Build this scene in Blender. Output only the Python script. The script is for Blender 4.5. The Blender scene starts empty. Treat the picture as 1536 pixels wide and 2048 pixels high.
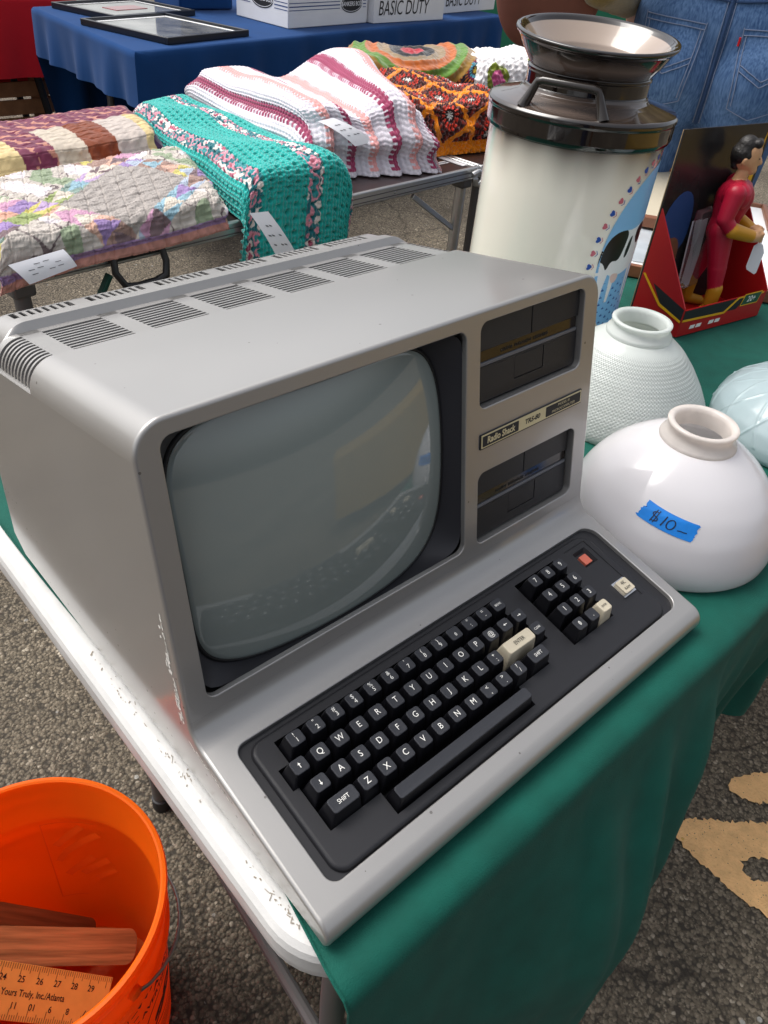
import bpy, bmesh, math, random
import numpy as np
from mathutils import Vector, Matrix
from mathutils.geometry import tessellate_polygon
from mathutils.bvhtree import BVHTree

R = math.radians
SC = bpy.context.scene
COL = SC.collection
rng = np.random.default_rng(11)

# ---------------------------------------------------------------- camera
cam = bpy.data.cameras.new('camera')
cam.sensor_fit = 'VERTICAL'; cam.sensor_height = 24.0
cam.lens = 1555.68 / 2048 * 24.0
cam.clip_start = 0.02; cam.clip_end = 300
camo = bpy.data.objects.new('camera', cam); COL.objects.link(camo)
RW = ((0.74253963, -0.66433908, 0.08537265), (-0.36848866, -0.51161046, -0.77618995), (0.55933086, 0.54489294, -0.62469246))
mw = Matrix(((RW[0][0], -RW[1][0], -RW[2][0]), (RW[0][1], -RW[1][1], -RW[2][1]), (RW[0][2], -RW[1][2], -RW[2][2]))).to_4x4()
mw.translation = (-0.154779, -0.152098, 1.294026)
camo.matrix_world = mw
SC.camera = camo

# ---------------------------------------------------------------- sky, sun, exposure
SUN_EL, SUN_AZ = R(60), R(-28)            # azimuth measured from +Y towards +X
wd = bpy.data.worlds.new('World'); SC.world = wd; wd.use_nodes = True
nt = wd.node_tree; nt.nodes.clear()
sky = nt.nodes.new('ShaderNodeTexSky'); sky.sky_type = 'NISHITA'; sky.sun_disc = False
sky.sun_elevation = SUN_EL; sky.sun_rotation = SUN_AZ
sky.air_density = 1.0; sky.dust_density = 6.0; sky.ozone_density = 1.0; sky.altitude = 0
hs = nt.nodes.new('ShaderNodeHueSaturation'); hs.inputs['Saturation'].default_value = 0.34
bgn = nt.nodes.new('ShaderNodeBackground'); bgn.inputs['Strength'].default_value = 0.15
wo = nt.nodes.new('ShaderNodeOutputWorld')
nt.links.new(sky.outputs[0], hs.inputs['Color']); nt.links.new(hs.outputs[0], bgn.inputs['Color']); nt.links.new(bgn.outputs[0], wo.inputs[0])
sl = bpy.data.lights.new('sun', 'SUN'); sl.energy = 1.05; sl.angle = R(36); sl.color = (1.0, 0.965, 0.91)
so = bpy.data.objects.new('sun', sl); COL.objects.link(so)
sd = Vector((math.sin(SUN_AZ) * math.cos(SUN_EL), math.cos(SUN_AZ) * math.cos(SUN_EL), math.sin(SUN_EL)))
so.rotation_euler = sd.to_track_quat('Z', 'Y').to_euler(); so.location = (3, 3, 6)
SC.view_settings.view_transform = 'Standard'; SC.view_settings.look = 'None'
SC.view_settings.exposure = 0.55; SC.view_settings.gamma = 1.0; SC.view_settings.use_curve_mapping = False
SC.cycles.max_bounces = 8; SC.cycles.use_denoising = True

# ---------------------------------------------------------------- materials
def lin(h):
    h = h.lstrip('#'); c = [int(h[i:i + 2], 16) / 255 for i in (0, 2, 4)]
    return tuple(x / 12.92 if x <= .04045 else ((x + .055) / 1.055) ** 2.4 for x in c)

def mat(name, col=None, rough=.5, metal=0.0, spec=.5, coat=0.0, coat_rough=.05, sss=0.0, vary=0.0, vscale=30.0, bump=0.0, bscale=200.0,
        bdist=.001, attr=False, sheen=0.0, trans=0.0, ior=1.45, rvary=0.0, detail=4.0, stretch=None):
    m = bpy.data.materials.new(name); m.use_nodes = True
    n = m.node_tree.nodes; l = m.node_tree.links; b = n['Principled BSDF']
    I = b.inputs
    I['Roughness'].default_value = rough; I['Metallic'].default_value = metal; I['Specular IOR Level'].default_value = spec
    I['Coat Weight'].default_value = coat; I['Coat Roughness'].default_value = coat_rough
    I['Sheen Weight'].default_value = sheen; I['Transmission Weight'].default_value = trans; I['IOR'].default_value = ior
    if sss: I['Subsurface Weight'].default_value = sss; I['Subsurface Radius'].default_value = (.02, .02, .02); I['Subsurface Scale'].default_value = .3
    tc = n.new('ShaderNodeTexCoord'); oc = tc.outputs['Object']
    if stretch:
        mp = n.new('ShaderNodeMapping'); mp.inputs['Scale'].default_value = stretch; l.new(oc, mp.inputs[0]); oc = mp.outputs[0]
    src = None
    if attr:
        a = n.new('ShaderNodeAttribute'); a.attribute_name = 'Col'; src = a.outputs['Color']
    if vary:
        t = n.new('ShaderNodeTexNoise'); t.inputs['Scale'].default_value = vscale; t.inputs['Detail'].default_value = detail
        l.new(oc, t.inputs['Vector'])
        mr = n.new('ShaderNodeMapRange'); mr.inputs[1].default_value = .25; mr.inputs[2].default_value = .75
        mr.inputs[3].default_value = 1 - vary; mr.inputs[4].default_value = 1 + vary
        l.new(t.outputs['Fac'], mr.inputs[0])
        mx = n.new('ShaderNodeMix'); mx.data_type = 'RGBA'; mx.blend_type = 'MULTIPLY'; mx.inputs[0].default_value = 1
        if src: l.new(src, mx.inputs[6])
        else: mx.inputs[6].default_value = (*col, 1)
        l.new(mr.outputs[0], mx.inputs[7]); src = mx.outputs[2]
        if rvary:
            m2 = n.new('ShaderNodeMapRange'); m2.inputs[1].default_value = .3; m2.inputs[2].default_value = .7
            m2.inputs[3].default_value = rough - rvary; m2.inputs[4].default_value = rough + rvary
            l.new(t.outputs['Fac'], m2.inputs[0]); l.new(m2.outputs[0], I['Roughness'])
    if src: l.new(src, I['Base Color'])
    else: I['Base Color'].default_value = (*col, 1)
    if bump:
        t2 = n.new('ShaderNodeTexNoise'); t2.inputs['Scale'].default_value = bscale; t2.inputs['Detail'].default_value = 3
        l.new(oc, t2.inputs['Vector'])
        bp = n.new('ShaderNodeBump'); bp.inputs['Strength'].default_value = bump; bp.inputs['Distance'].default_value = bdist
        l.new(t2.outputs['Fac'], bp.inputs['Height']); l.new(bp.outputs[0], I['Normal'])
    return m

def specks(m, scale, keep, size, colr, strength=1.0):
    """sparse small dots of grime over a material's base colour"""
    n = m.node_tree.nodes; l = m.node_tree.links; b = n['Principled BSDF']; tc = n.new('ShaderNodeTexCoord')
    v = n.new('ShaderNodeTexVoronoi'); v.inputs['Scale'].default_value = scale; l.new(tc.outputs['Object'], v.inputs['Vector'])
    sp = n.new('ShaderNodeSeparateColor'); l.new(v.outputs['Color'], sp.inputs[0])
    a = n.new('ShaderNodeMath'); a.operation = 'GREATER_THAN'; a.inputs[1].default_value = 1 - keep; l.new(sp.outputs[0], a.inputs[0])
    sz = n.new('ShaderNodeMath'); sz.operation = 'MULTIPLY'; sz.inputs[1].default_value = size; l.new(sp.outputs[1], sz.inputs[0])
    d = n.new('ShaderNodeMath'); d.operation = 'LESS_THAN'; l.new(v.outputs['Distance'], d.inputs[0]); l.new(sz.outputs[0], d.inputs[1])
    f = n.new('ShaderNodeMath'); f.operation = 'MULTIPLY'; l.new(a.outputs[0], f.inputs[0]); l.new(d.outputs[0], f.inputs[1])
    f2 = n.new('ShaderNodeMath'); f2.operation = 'MULTIPLY'; f2.inputs[1].default_value = strength; l.new(f.outputs[0], f2.inputs[0])
    mx = n.new('ShaderNodeMix'); mx.data_type = 'RGBA'; l.new(f2.outputs[0], mx.inputs[0]); mx.inputs[7].default_value = (*colr, 1)
    I = b.inputs['Base Color']
    if I.is_linked: l.new(I.links[0].from_socket, mx.inputs[6])
    else: mx.inputs[6].default_value = I.default_value
    l.new(mx.outputs[2], I); return m

def silver_material():
    m = mat('silver_paint', (.362, .352, .340), rough=.40, metal=.56, spec=.55, coat=.85, coat_rough=.12, vary=.03, vscale=5, bump=.10, bscale=1500, bdist=.0004, rvary=.05, detail=8)
    return specks(m, 150, .05, .20, (.10, .09, .08), .75)

def translucent_orange():
    m = mat('orange_plastic', (.98, .20, .008), rough=.34, spec=.42, vary=.05, vscale=8)
    n = m.node_tree.nodes; l = m.node_tree.links; b = n['Principled BSDF']; t = n.new('ShaderNodeBsdfTranslucent'); t.inputs[0].default_value = (1.0, .24, .012, 1)
    mx = n.new('ShaderNodeMixShader'); mx.inputs[0].default_value = .5; l.new(b.outputs[0], mx.inputs[1]); l.new(t.outputs[0], mx.inputs[2]); l.new(mx.outputs[0], n['Material Output'].inputs[0]); return m

def thin_glass(name, c, tc_, f=.42, **kw):
    m = mat(name, c, **kw); n = m.node_tree.nodes; l = m.node_tree.links; b = n['Principled BSDF']; t = n.new('ShaderNodeBsdfTranslucent'); t.inputs[0].default_value = (*tc_, 1)
    mx = n.new('ShaderNodeMixShader'); mx.inputs[0].default_value = f; l.new(b.outputs[0], mx.inputs[1]); l.new(t.outputs[0], mx.inputs[2]); l.new(mx.outputs[0], n['Material Output'].inputs[0]); return m

def paint_material():
    m = mat('road_paint', (.78, .47, .21), rough=.88, vary=.16, vscale=40, bump=.9, bscale=170, bdist=.004)
    specks(m, 290, .14, .42, (.14, .11, .07), .8); return specks(m, 70, .08, .30, (.50, .30, .03), .6)

def asphalt_material():
    m = bpy.data.materials.new('asphalt'); m.use_nodes = True
    n = m.node_tree.nodes; l = m.node_tree.links; b = n['Principled BSDF']
    tc = n.new('ShaderNodeTexCoord')
    def vor(scale, feature='F1'):
        v = n.new('ShaderNodeTexVoronoi'); v.inputs['Scale'].default_value = scale; v.feature = feature
        l.new(tc.outputs['Object'], v.inputs['Vector']); return v
    def noise(scale, d=5):
        v = n.new('ShaderNodeTexNoise'); v.inputs['Scale'].default_value = scale; v.inputs['Detail'].default_value = d
        l.new(tc.outputs['Object'], v.inputs['Vector']); return v
    def mix(a, bb, f, mode='MIX'):
        x = n.new('ShaderNodeMix'); x.data_type = 'RGBA'; x.blend_type = mode
        for s, i in ((a, 6), (bb, 7)):
            if isinstance(s, tuple): x.inputs[i].default_value = (*s, 1)
            else: l.new(s, x.inputs[i])
        if isinstance(f, float): x.inputs[0].default_value = f
        else: l.new(f, x.inputs[0])
        return x.outputs[2]
    def ramp(s, pts):
        r = n.new('ShaderNodeValToRGB'); l.new(s, r.inputs[0]); e = r.color_ramp.elements
        while len(e) < len(pts): e.new(.5)
        for q, (p, c) in zip(e, pts): q.position = p; q.color = (*c, 1)
        return r.outputs[0]
    v1 = vor(150); v2 = vor(330); v3 = vor(40)
    sep = n.new('ShaderNodeSeparateColor'); l.new(v1.outputs['Color'], sep.inputs[0])
    sep2 = n.new('ShaderNodeSeparateColor'); l.new(v2.outputs['Color'], sep2.inputs[0])
    sep3 = n.new('ShaderNodeSeparateColor'); l.new(v3.outputs['Color'], sep3.inputs[0])
    stone = ramp(sep.outputs[0], [(0, (.085, .074, .060)), (.4, (.145, .125, .098)), (.8, (.215, .187, .148)), (.94, (.29, .25, .20)), (1, (.43, .39, .33))])
    stone2 = ramp(sep2.outputs[0], [(0, (.080, .070, .057)), (.6, (.150, .130, .102)), (1, (.28, .245, .195))])
    nb = noise(60, 3)
    c = mix(stone, stone2, ramp(nb.outputs[0], [(.42, (0, 0, 0)), (.58, (1, 1, 1))]))
    tar = ramp(v1.outputs['Distance'], [(.50, (0, 0, 0)), (.80, (1, 1, 1))])
    c = mix(c, (.055, .049, .042), tar)
    big = noise(1.4, 6); c = mix(c, ramp(big.outputs[0], [(.32, (.50, .47, .44)), (.5, (.88, .85, .80)), (.7, (1.12, 1.08, 1.0))]), 1.0, 'MULTIPLY')
    crk = vor(2.3, 'DISTANCE_TO_EDGE'); wob = noise(7, 4); wv = n.new('ShaderNodeVectorMath'); wv.operation = 'MULTIPLY_ADD'; wv.inputs[1].default_value = (.16, .16, 0); l.new(wob.outputs['Color'], wv.inputs[0]); l.new(tc.outputs['Object'], wv.inputs[2]); l.new(wv.outputs[0], crk.inputs['Vector'])
    c = mix(c, (.035, .030, .025), ramp(crk.outputs['Distance'], [(.0, (.85, .85, .85)), (.010, (0, 0, 0))]))
    rare = ramp(sep3.outputs[0], [(.94, (0, 0, 0)), (.955, (1, 1, 1))]); near = ramp(v3.outputs['Distance'], [(.13, (1, 1, 1)), (.2, (0, 0, 0))])
    rr = n.new('ShaderNodeMath'); rr.operation = 'MULTIPLY'; l.new(rare, rr.inputs[0]); l.new(near, rr.inputs[1])
    c = mix(c, (.36, .35, .32), rr.outputs[0])
    l.new(c, b.inputs['Base Color']); b.inputs['Roughness'].default_value = .92; b.inputs['Specular IOR Level'].default_value = .25
    h1 = ramp(v1.outputs['Distance'], [(0, (1, 1, 1)), (.8, (0, 0, 0))]); h2 = ramp(v2.outputs['Distance'], [(0, (.5, .5, .5)), (.8, (0, 0, 0))])
    hh = mix(h1, h2, .4, 'ADD'); hh = mix(hh, nb.outputs['Color'], .6, 'ADD')
    bp = n.new('ShaderNodeBump'); bp.inputs['Strength'].default_value = .95; bp.inputs['Distance'].default_value = .004
    l.new(hh, bp.inputs['Height']); l.new(bp.outputs[0], b.inputs['Normal'])
    return m

MT = dict(
    silver=silver_material(),
    worn=mat('worn_plastic', (.78, .76, .71), rough=.7),
    black=mat('black_plastic', (.014, .014, .017), rough=.5, bump=.10, bscale=1600, bdist=.0003),
    bezel=mat('bezel_plastic', (.024, .024, .029), rough=.55, bump=.12, bscale=1500, bdist=.0003),
    deep=mat('dark_well', (.006, .006, .007), rough=.6),
    slot=mat('vent_dark', (.012, .011, .012), rough=.8),
    gloss=mat('gloss_black', (.022, .017, .014), rough=.16, spec=.7),
    drive=mat('drive_plastic', (.016, .016, .018), rough=.5, bump=.35, bscale=1100, bdist=.0006),
    grey=mat('grey_plastic', (.13, .135, .15), rough=.4),
    key=mat('key_plastic', (.007, .007, .009), rough=.30, spec=.4),
    key_top=mat('key_top_texture_lit', (.026, .028, .035), rough=.62, spec=.45, bump=.15, bscale=1600, bdist=.0003),  # same plastic as key sides; sky light on tops put into the paler colour
    cream=mat('cream_key', (.56, .50, .38), rough=.42),
    legend=mat('legend_white', (.86, .85, .80), rough=.6),
    ink=mat('black_ink', (.015, .015, .017), rough=.6),
    gold=mat('badge_cream', (.66, .61, .40), rough=.28, metal=.25),
    chrome=mat('bright_metal', (.68, .68, .69), rough=.22, metal=1.0),
    red=mat('red_button', (.62, .15, .095), rough=.45),
    glass=mat('crt_glass', (.235, .270, .255), rough=.06, spec=.62, coat=.6, coat_rough=.02),
    white_table=mat('white_plastic_table', (.58, .575, .56), rough=.38, vary=.10, vscale=30, rvary=.1, bump=.25, bscale=420, bdist=.0008, detail=8),
    scuff=mat('scuff_marks', (.27, .235, .19), rough=.8),
    green=mat('green_cloth', (.003, .080, .058), rough=.72, spec=.25, sheen=.04, vary=.18, vscale=30, bump=.6, bscale=900, bdist=.001, detail=10),
    milk=thin_glass('milk_glass', (.83, .82, .85), (.90, .86, .84), .36, rough=.11, spec=.6, coat=.5, vary=.03, vscale=9),
    milk_cool=thin_glass('milk_glass_cool', (.76, .80, .785), (.86, .88, .83), rough=.2, spec=.5, vary=.04, vscale=12),
    milk_blue=thin_glass('milk_glass_blue', (.54, .65, .68), (.70, .80, .80), rough=.16, spec=.5, coat=.4, vary=.04, vscale=12),
    neck=thin_glass('milk_glass_rim', (.80, .75, .715), (.90, .83, .77), rough=.16, spec=.55, vary=.10, vscale=60),
    tape=mat('blue_tape', (.006, .20, .66), rough=.62, vary=.08, vscale=120, bump=.25, bscale=700, bdist=.0004),
    marker=mat('marker_ink', (.008, .014, .04), rough=.5),
    paper=mat('white_paper', (.80, .80, .84), rough=.75),
    card=mat('white_cardboard', (.76, .76, .77), rough=.7, vary=.04, vscale=8),
    navy=mat('navy_print', (.02, .06, .20), rough=.6),
    blue_cloth=mat('blue_cloth', (.007, .045, .155), rough=.92, spec=.12, sheen=.06, vary=.14, vscale=5, bump=.2, bscale=900, bdist=.0006),
    red_cloth=mat('red_cloth', (.50, .010, .018), rough=.92, spec=.15, sheen=.2, vary=.12, vscale=4),
    orange=translucent_orange(),
    orange_faint_print=mat('orange_print', (.88, .135, .006), rough=.4),
    steel=mat('steel_wire', (.34, .32, .30), rough=.4, metal=1.0),
    wood=mat('weathered_wood', (.46, .22, .09), rough=.62, vary=.55, vscale=150, bump=.5, bscale=260, bdist=.001, stretch=(.05, 1, 1), detail=6),
    wood_dark=mat('dark_wood', (.28, .115, .045), rough=.6, vary=.5, vscale=130, bump=.4, bscale=220, stretch=(.05, 1, 1), detail=6),
    ruler=mat('yellow_wood', (.70, .36, .09), rough=.5, vary=.10, vscale=40),
    alu=mat('aluminium', (.60, .61, .61), rough=.34, metal=.85, vary=.06, vscale=20),
    camp_top=mat('camp_top', (.035, .022, .022), rough=.32, vary=.2, vscale=14),
    camp_white=mat('camp_print', (.70, .70, .72), rough=.35),
    leg=mat('grey_leg', (.12, .115, .115), rough=.42, metal=.3),
    leg_green=mat('green_leg', (.012, .075, .055), rough=.45),
    handle=mat('black_handle', (.012, .012, .013), rough=.4),
    denim=None, olive=mat('olive_knit', (.16, .11, .025), rough=.95, sheen=.3, vary=.2, vscale=160, bump=.5, bscale=260, bdist=.002),
    bag=mat('brown_bag', (.125, .040, .024), rough=.75, vary=.12, vscale=18, bump=.2, bscale=500),
    strap=mat('black_strap', (.012, .011, .011), rough=.7),
    skin=mat('skin', (.55, .31, .21), rough=.5, sss=.1),
    hair=mat('dark_hair', (.012, .010, .009), rough=.5, bump=.6, bscale=220, bdist=.002),
    frame_wood=mat('walnut_frame', (.21, .085, .045), rough=.42, vary=.2, vscale=40),
    frame_black=mat('black_frame', (.010, .012, .018), rough=.3),
    mat_board=mat('mat_board', (.72, .73, .74), rough=.55),
    picture_grey=mat('pale_picture', (.50, .55, .59), rough=.18, vary=.35, vscale=7, coat=.5),
    picture_dark=mat('dark_picture', (.24, .24, .22), rough=.15, vary=.75, vscale=9, coat=.8, detail=6),
    picture_red=mat('red_picture', (.36, .06, .07), rough=.2, vary=.3, vscale=14, coat=.8),
    toy_red=mat('toy_red_card', (.42, .010, .012), rough=.34, vary=.05, vscale=20),
    toy_black=mat('toy_black_card', (.022, .021, .022), rough=.25, vary=.5, vscale=9),
    toy_yellow=mat('toy_yellow', (.80, .42, .01), rough=.4),
    toy_green=mat('toy_green', (.03, .09, .05), rough=.4),
    toy_kraft=mat('card_edge', (.42, .30, .17), rough=.8),
    clear=mat('clear_plastic', (.85, .87, .88), rough=.08, trans=.95, ior=1.3),
    ceramic=mat('cream_ceramic', attr=True, rough=.10, spec=.55, coat=.7, coat_rough=.03),
    decal=mat('ceramic_transfer', attr=True, rough=.30, spec=.4),
    yarn=mat('yarn', attr=True, rough=.95, spec=.12, sheen=.5, bump=.5, bscale=420, bdist=.0022),
    quilt=mat('quilt_cotton', attr=True, rough=.92, spec=.15, sheen=.25, bump=.35, bscale=260, bdist=.0018),
    doll=mat('doll_plastic', attr=True, rough=.42, spec=.4),
    pant=None,
    yellow_paint=paint_material(),
    mustard=mat('mustard_cloth', (.27, .165, .03), rough=.9),
    dark_wear=mat('dark_jacket', (.022, .026, .032), rough=.85, vary=.2, vscale=20),
    crate=mat('crate_wood', (.34, .15, .06), rough=.7, vary=.25, vscale=20),
    teal_panel=mat('green_panel', (.015, .16, .085), rough=.8),
    asphalt=asphalt_material(),
)
def denim_material():
    m = bpy.data.materials.new('denim'); m.use_nodes = True
    n = m.node_tree.nodes; l = m.node_tree.links; b = n['Principled BSDF']; tc = n.new('ShaderNodeTexCoord')
    def noi(s, d, vec=None):
        t = n.new('ShaderNodeTexNoise'); t.inputs['Scale'].default_value = s; t.inputs['Detail'].default_value = d
        l.new(vec or tc.outputs['Object'], t.inputs['Vector']); return t
    mp = n.new('ShaderNodeMapping'); mp.inputs['Scale'].default_value = (1, 1, .16); l.new(tc.outputs['Object'], mp.inputs[0])
    a = noi(260, 2, mp.outputs[0]); f = noi(9, 5); g = noi(700, 1)
    r = n.new('ShaderNodeValToRGB'); e = r.color_ramp.elements
    e[0].position = .33; e[0].color = (.022, .060, .155, 1); e[1].position = .68; e[1].color = (.115, .20, .36, 1)
    ad = n.new('ShaderNodeMath'); ad.operation = 'MULTIPLY_ADD'; ad.inputs[1].default_value = .55; l.new(a.outputs[0], ad.inputs[0])
    m3 = n.new('ShaderNodeMath'); m3.operation = 'MULTIPLY'; m3.inputs[1].default_value = .45; l.new(f.outputs[0], m3.inputs[0]); l.new(m3.outputs[0], ad.inputs[2])
    l.new(ad.outputs[0], r.inputs[0]); l.new(r.outputs[0], b.inputs['Base Color']); b.inputs['Roughness'].default_value = .93; b.inputs['Specular IOR Level'].default_value = .15
    bp = n.new('ShaderNodeBump'); bp.inputs['Strength'].default_value = .35; bp.inputs['Distance'].default_value = .0012; l.new(g.outputs[0], bp.inputs['Height']); l.new(bp.outputs[0], b.inputs['Normal'])
    return m
MT['denim'] = denim_material()
MT['denim_dark'] = mat('denim_seam', (.020, .048, .12), rough=.95)
MT['thread'] = mat('seam_thread', (.16, .20, .30), rough=.9)

# ---------------------------------------------------------------- helpers
def empty(name, loc, label, cat, group=None, rz=0.0):
    o = bpy.data.objects.new(name, None); COL.objects.link(o); o.location = loc; o.rotation_euler = (0, 0, rz)
    o.empty_display_size = .05
    o['label'] = label; o['category'] = cat
    if group: o['group'] = group
    return o
def tag(o, label=None, cat=None, group=None, kind=None):
    if label: o['label'] = label
    if cat: o['category'] = cat
    if group: o['group'] = group
    if kind: o['kind'] = kind
    return o
def link(name, me, m, parent=None, loc=(0, 0, 0), rot=(0, 0, 0)):
    o = bpy.data.objects.new(name, me); COL.objects.link(o); o.parent = parent; o.location = loc; o.rotation_euler = rot
    if m and not me.materials: me.materials.append(MT[m] if isinstance(m, str) else m)
    return o
def mesh(name, v, f, m, parent=None, loc=(0, 0, 0), rot=(0, 0, 0), smooth=35):
    me = bpy.data.meshes.new(name); me.from_pydata([tuple(map(float, p)) for p in v], [], f); me.update()
    if smooth:
        me.shade_smooth(); me.set_sharp_from_angle(angle=R(smooth))
    return link(name, me, m, parent, loc, rot)
class MB:
    def __init__(s): s.v = []; s.f = []
    def add(s, v, f):
        o = len(s.v); s.v += [tuple(map(float, p)) for p in v]; s.f += [tuple(i + o for i in q) for q in f]; return s
    def box(s, c, d, rot=None):
        x, y, z = (q / 2 for q in d); v = [Vector((a, b, e)) for a in (-x, x) for b in (-y, y) for e in (-z, z)]
        if rot is not None: v = [rot @ p for p in v]
        v = [p + Vector(c) for p in v]
        return s.add(v, [(0, 1, 3, 2), (4, 6, 7, 5), (0, 4, 5, 1), (2, 3, 7, 6), (0, 2, 6, 4), (1, 5, 7, 3)])
    def lathe(s, prof, c=(0, 0, 0), n=48, cap=(False, False)):
        v = []; f = []
        for r, z in prof:
            for k in range(n):
                a = 2 * math.pi * k / n; v.append((c[0] + r * math.cos(a), c[1] + r * math.sin(a), c[2] + z))
        for i in range(len(prof) - 1):
            for k in range(n):
                f.append((i * n + k, i * n + (k + 1) % n, (i + 1) * n + (k + 1) % n, (i + 1) * n + k))
        if cap[0]: f.append(tuple(reversed(range(n))))
        if cap[1]: f.append(tuple((len(prof) - 1) * n + k for k in range(n)))
        return s.add(v, f)
    def tube(s, path, r, n=10, cap=True, closed=False):
        path = [Vector(p) for p in path]; m = len(path); v = []; f = []; up = None
        for i, p in enumerate(path):
            a = path[(i - 1) % m] if (closed or i) else path[0]; b = path[(i + 1) % m] if (closed or i < m - 1) else path[-1]
            t = (b - a).normalized()
            if up is None: up = Vector((0, 0, 1)) if abs(t.z) < .9 else Vector((1, 0, 0))
            x = t.cross(up).normalized(); y = x.cross(t).normalized(); up = y
            rr = r[i] if isinstance(r, (list, tuple)) else r
            for k in range(n):
                q = 2 * math.pi * k / n; v.append(p + x * rr * math.cos(q) + y * rr * math.sin(q))
        for i in range(m if closed else m - 1):
            for k in range(n):
                j = (i + 1) % m; f.append((i * n + k, j * n + k, j * n + (k + 1) % n, i * n + (k + 1) % n))
        if cap and not closed: f.append(tuple(range(n))); f.append(tuple(reversed([(m - 1) * n + k for k in range(n)])))
        return s.add(v, f)
    def prism(s, poly, z0, z1, holes=(), fn=None):
        fn = fn or (lambda x, y, z: (x, y, z)); loops = [poly] + list(holes); flat = [p for q in loops for p in q]; n = len(flat)
        tri = tessellate_polygon([[Vector((p[0], p[1], 0)) for p in q] for q in loops])
        v = [fn(p[0], p[1], z0) for p in flat] + [fn(p[0], p[1], z1) for p in flat]
        f = [tuple(t) for t in tri] + [tuple(i + n for i in reversed(t)) for t in tri]; o = 0
        for q in loops:
            m = len(q)
            for i in range(m): f.append((o + i, o + (i + 1) % m, n + o + (i + 1) % m, n + o + i))
            o += m
        return s.add(v, f)
    def flat(s, poly, z=0.0, holes=(), fn=None):
        fn = fn or (lambda x, y, z: (x, y, z)); loops = [poly] + list(holes); flat = [p for q in loops for p in q]
        tri = tessellate_polygon([[Vector((p[0], p[1], 0)) for p in q] for q in loops])
        return s.add([fn(p[0], p[1], z) for p in flat], [tuple(t) for t in tri])
    def strip(s, A, B, closed=False):
        n = len(A); f = [(i, (i + 1) % n, n + (i + 1) % n, n + i) for i in range(n if closed else n - 1)]
        return s.add(list(A) + list(B), f)
    def build(s, name, m, parent=None, loc=(0, 0, 0), rot=(0, 0, 0), smooth=35, bevel=0.0, seg=2, fix=True):
        o = mesh(name, s.v, s.f, m, parent, loc, rot, smooth)
        if fix:
            bm = bmesh.new(); bm.from_mesh(o.data); bmesh.ops.recalc_face_normals(bm, faces=bm.faces); bm.to_mesh(o.data); bm.free()
            if smooth: o.data.shade_smooth(); o.data.set_sharp_from_angle(angle=R(smooth))
        if bevel:
            b = o.modifiers.new('bevel', 'BEVEL'); b.width = bevel; b.segments = seg; b.limit_method = 'ANGLE'; b.angle_limit = R(40)
        return o
def rrect(x0, x1, y0, y1, r, n=6):
    if not isinstance(r, (list, tuple)): r = [r] * 4
    P = []
    for (cx, cy, a0, q) in ((x1 - r[0], y1 - r[0], 0, r[0]), (x0 + r[1], y1 - r[1], 90, r[1]), (x0 + r[2], y0 + r[2], 180, r[2]), (x1 - r[3], y0 + r[3], 270, r[3])):
        for k in range(n + 1):
            a = R(a0 + 90 * k / n); P.append((cx + q * math.cos(a), cy + q * math.sin(a)))
    return P
def gridobj(name, P, m, parent=None, col=None, mask=None, wu=False, wv=False, loc=(0, 0, 0), rot=(0, 0, 0), flip=False):
    nu, nv = P.shape[:2]; iu = np.arange(nu if wu else nu - 1); iv = np.arange(nv if wv else nv - 1)
    a, b = np.meshgrid(iu, iv, indexing='ij'); a2 = (a + 1) % nu; b2 = (b + 1) % nv
    F = np.stack([a * nv + b, a2 * nv + b, a2 * nv + b2, a * nv + b2], -1).reshape(-1, 4)
    if flip: F = F[:, ::-1]
    if mask is not None: F = F[mask.reshape(-1)[F].all(1)]
    V = P.reshape(-1, 3)
    if mask is not None:
        used = np.zeros(len(V), bool); used[F.reshape(-1)] = True; idx = np.cumsum(used) - 1; F = idx[F]; V = V[used]
        if col is not None: col = col.reshape(-1, 3)[used]
    me = bpy.data.meshes.new(name); me.vertices.add(len(V)); me.vertices.foreach_set('co', V.astype(np.float32).reshape(-1))
    me.loops.add(len(F) * 4); me.loops.foreach_set('vertex_index', F.astype(np.int32).reshape(-1))
    me.polygons.add(len(F)); me.polygons.foreach_set('loop_start', np.arange(0, len(F) * 4, 4, dtype=np.int32)); me.polygons.foreach_set('loop_total', np.full(len(F), 4, np.int32))
    me.update(); me.validate(); me.shade_smooth()
    if col is not None:
        c = np.ones((len(V), 4), np.float32); c[:, :3] = np.asarray(col).reshape(-1, 3)
        at = me.color_attributes.new('Col', 'FLOAT_COLOR', 'POINT'); at.data.foreach_set('color', c.reshape(-1))
    return link(name, me, m, parent, loc, rot)
def sinoise(P, scale, seed=0, octv=4, rough=.55):
    g = np.random.default_rng(seed); out = np.zeros(P.shape[:-1]); amp = 1.0; tot = 0
    for o in range(octv):
        for k in range(4):
            d = g.normal(size=P.shape[-1]); d /= np.linalg.norm(d); out += amp * np.sin((P @ d) * scale * 2 ** o * g.uniform(.7, 1.4) + g.uniform(0, 6.28)) / 4 * 1.6
        tot += amp; amp *= rough
    return out / tot
_fc = None
def text_mesh(s, size, shear=0.0, bold=0.0, spacing=1.0, align='CENTER'):
    c = bpy.data.curves.new('t', 'FONT'); c.body = s; c.size = size; c.shear = shear; c.offset = bold; c.space_character = spacing
    c.align_x = align; c.align_y = 'CENTER'; c.resolution_u = 3
    o = bpy.data.objects.new('t', c); me = bpy.data.meshes.new_from_object(o)
    bpy.data.objects.remove(o); bpy.data.curves.remove(c); me.materials.clear()
    return me
def text(name, s, size, m, parent, loc, rot=(0, 0, 0), shear=0.0, bold=0.0, sx=1.0, spacing=1.0, align='CENTER'):
    me = text_mesh(s, size, shear, bold, spacing, align); me.name = name
    o = link(name, me, m, parent, loc, rot); o.scale = (sx, 1, 1); return o
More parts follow.
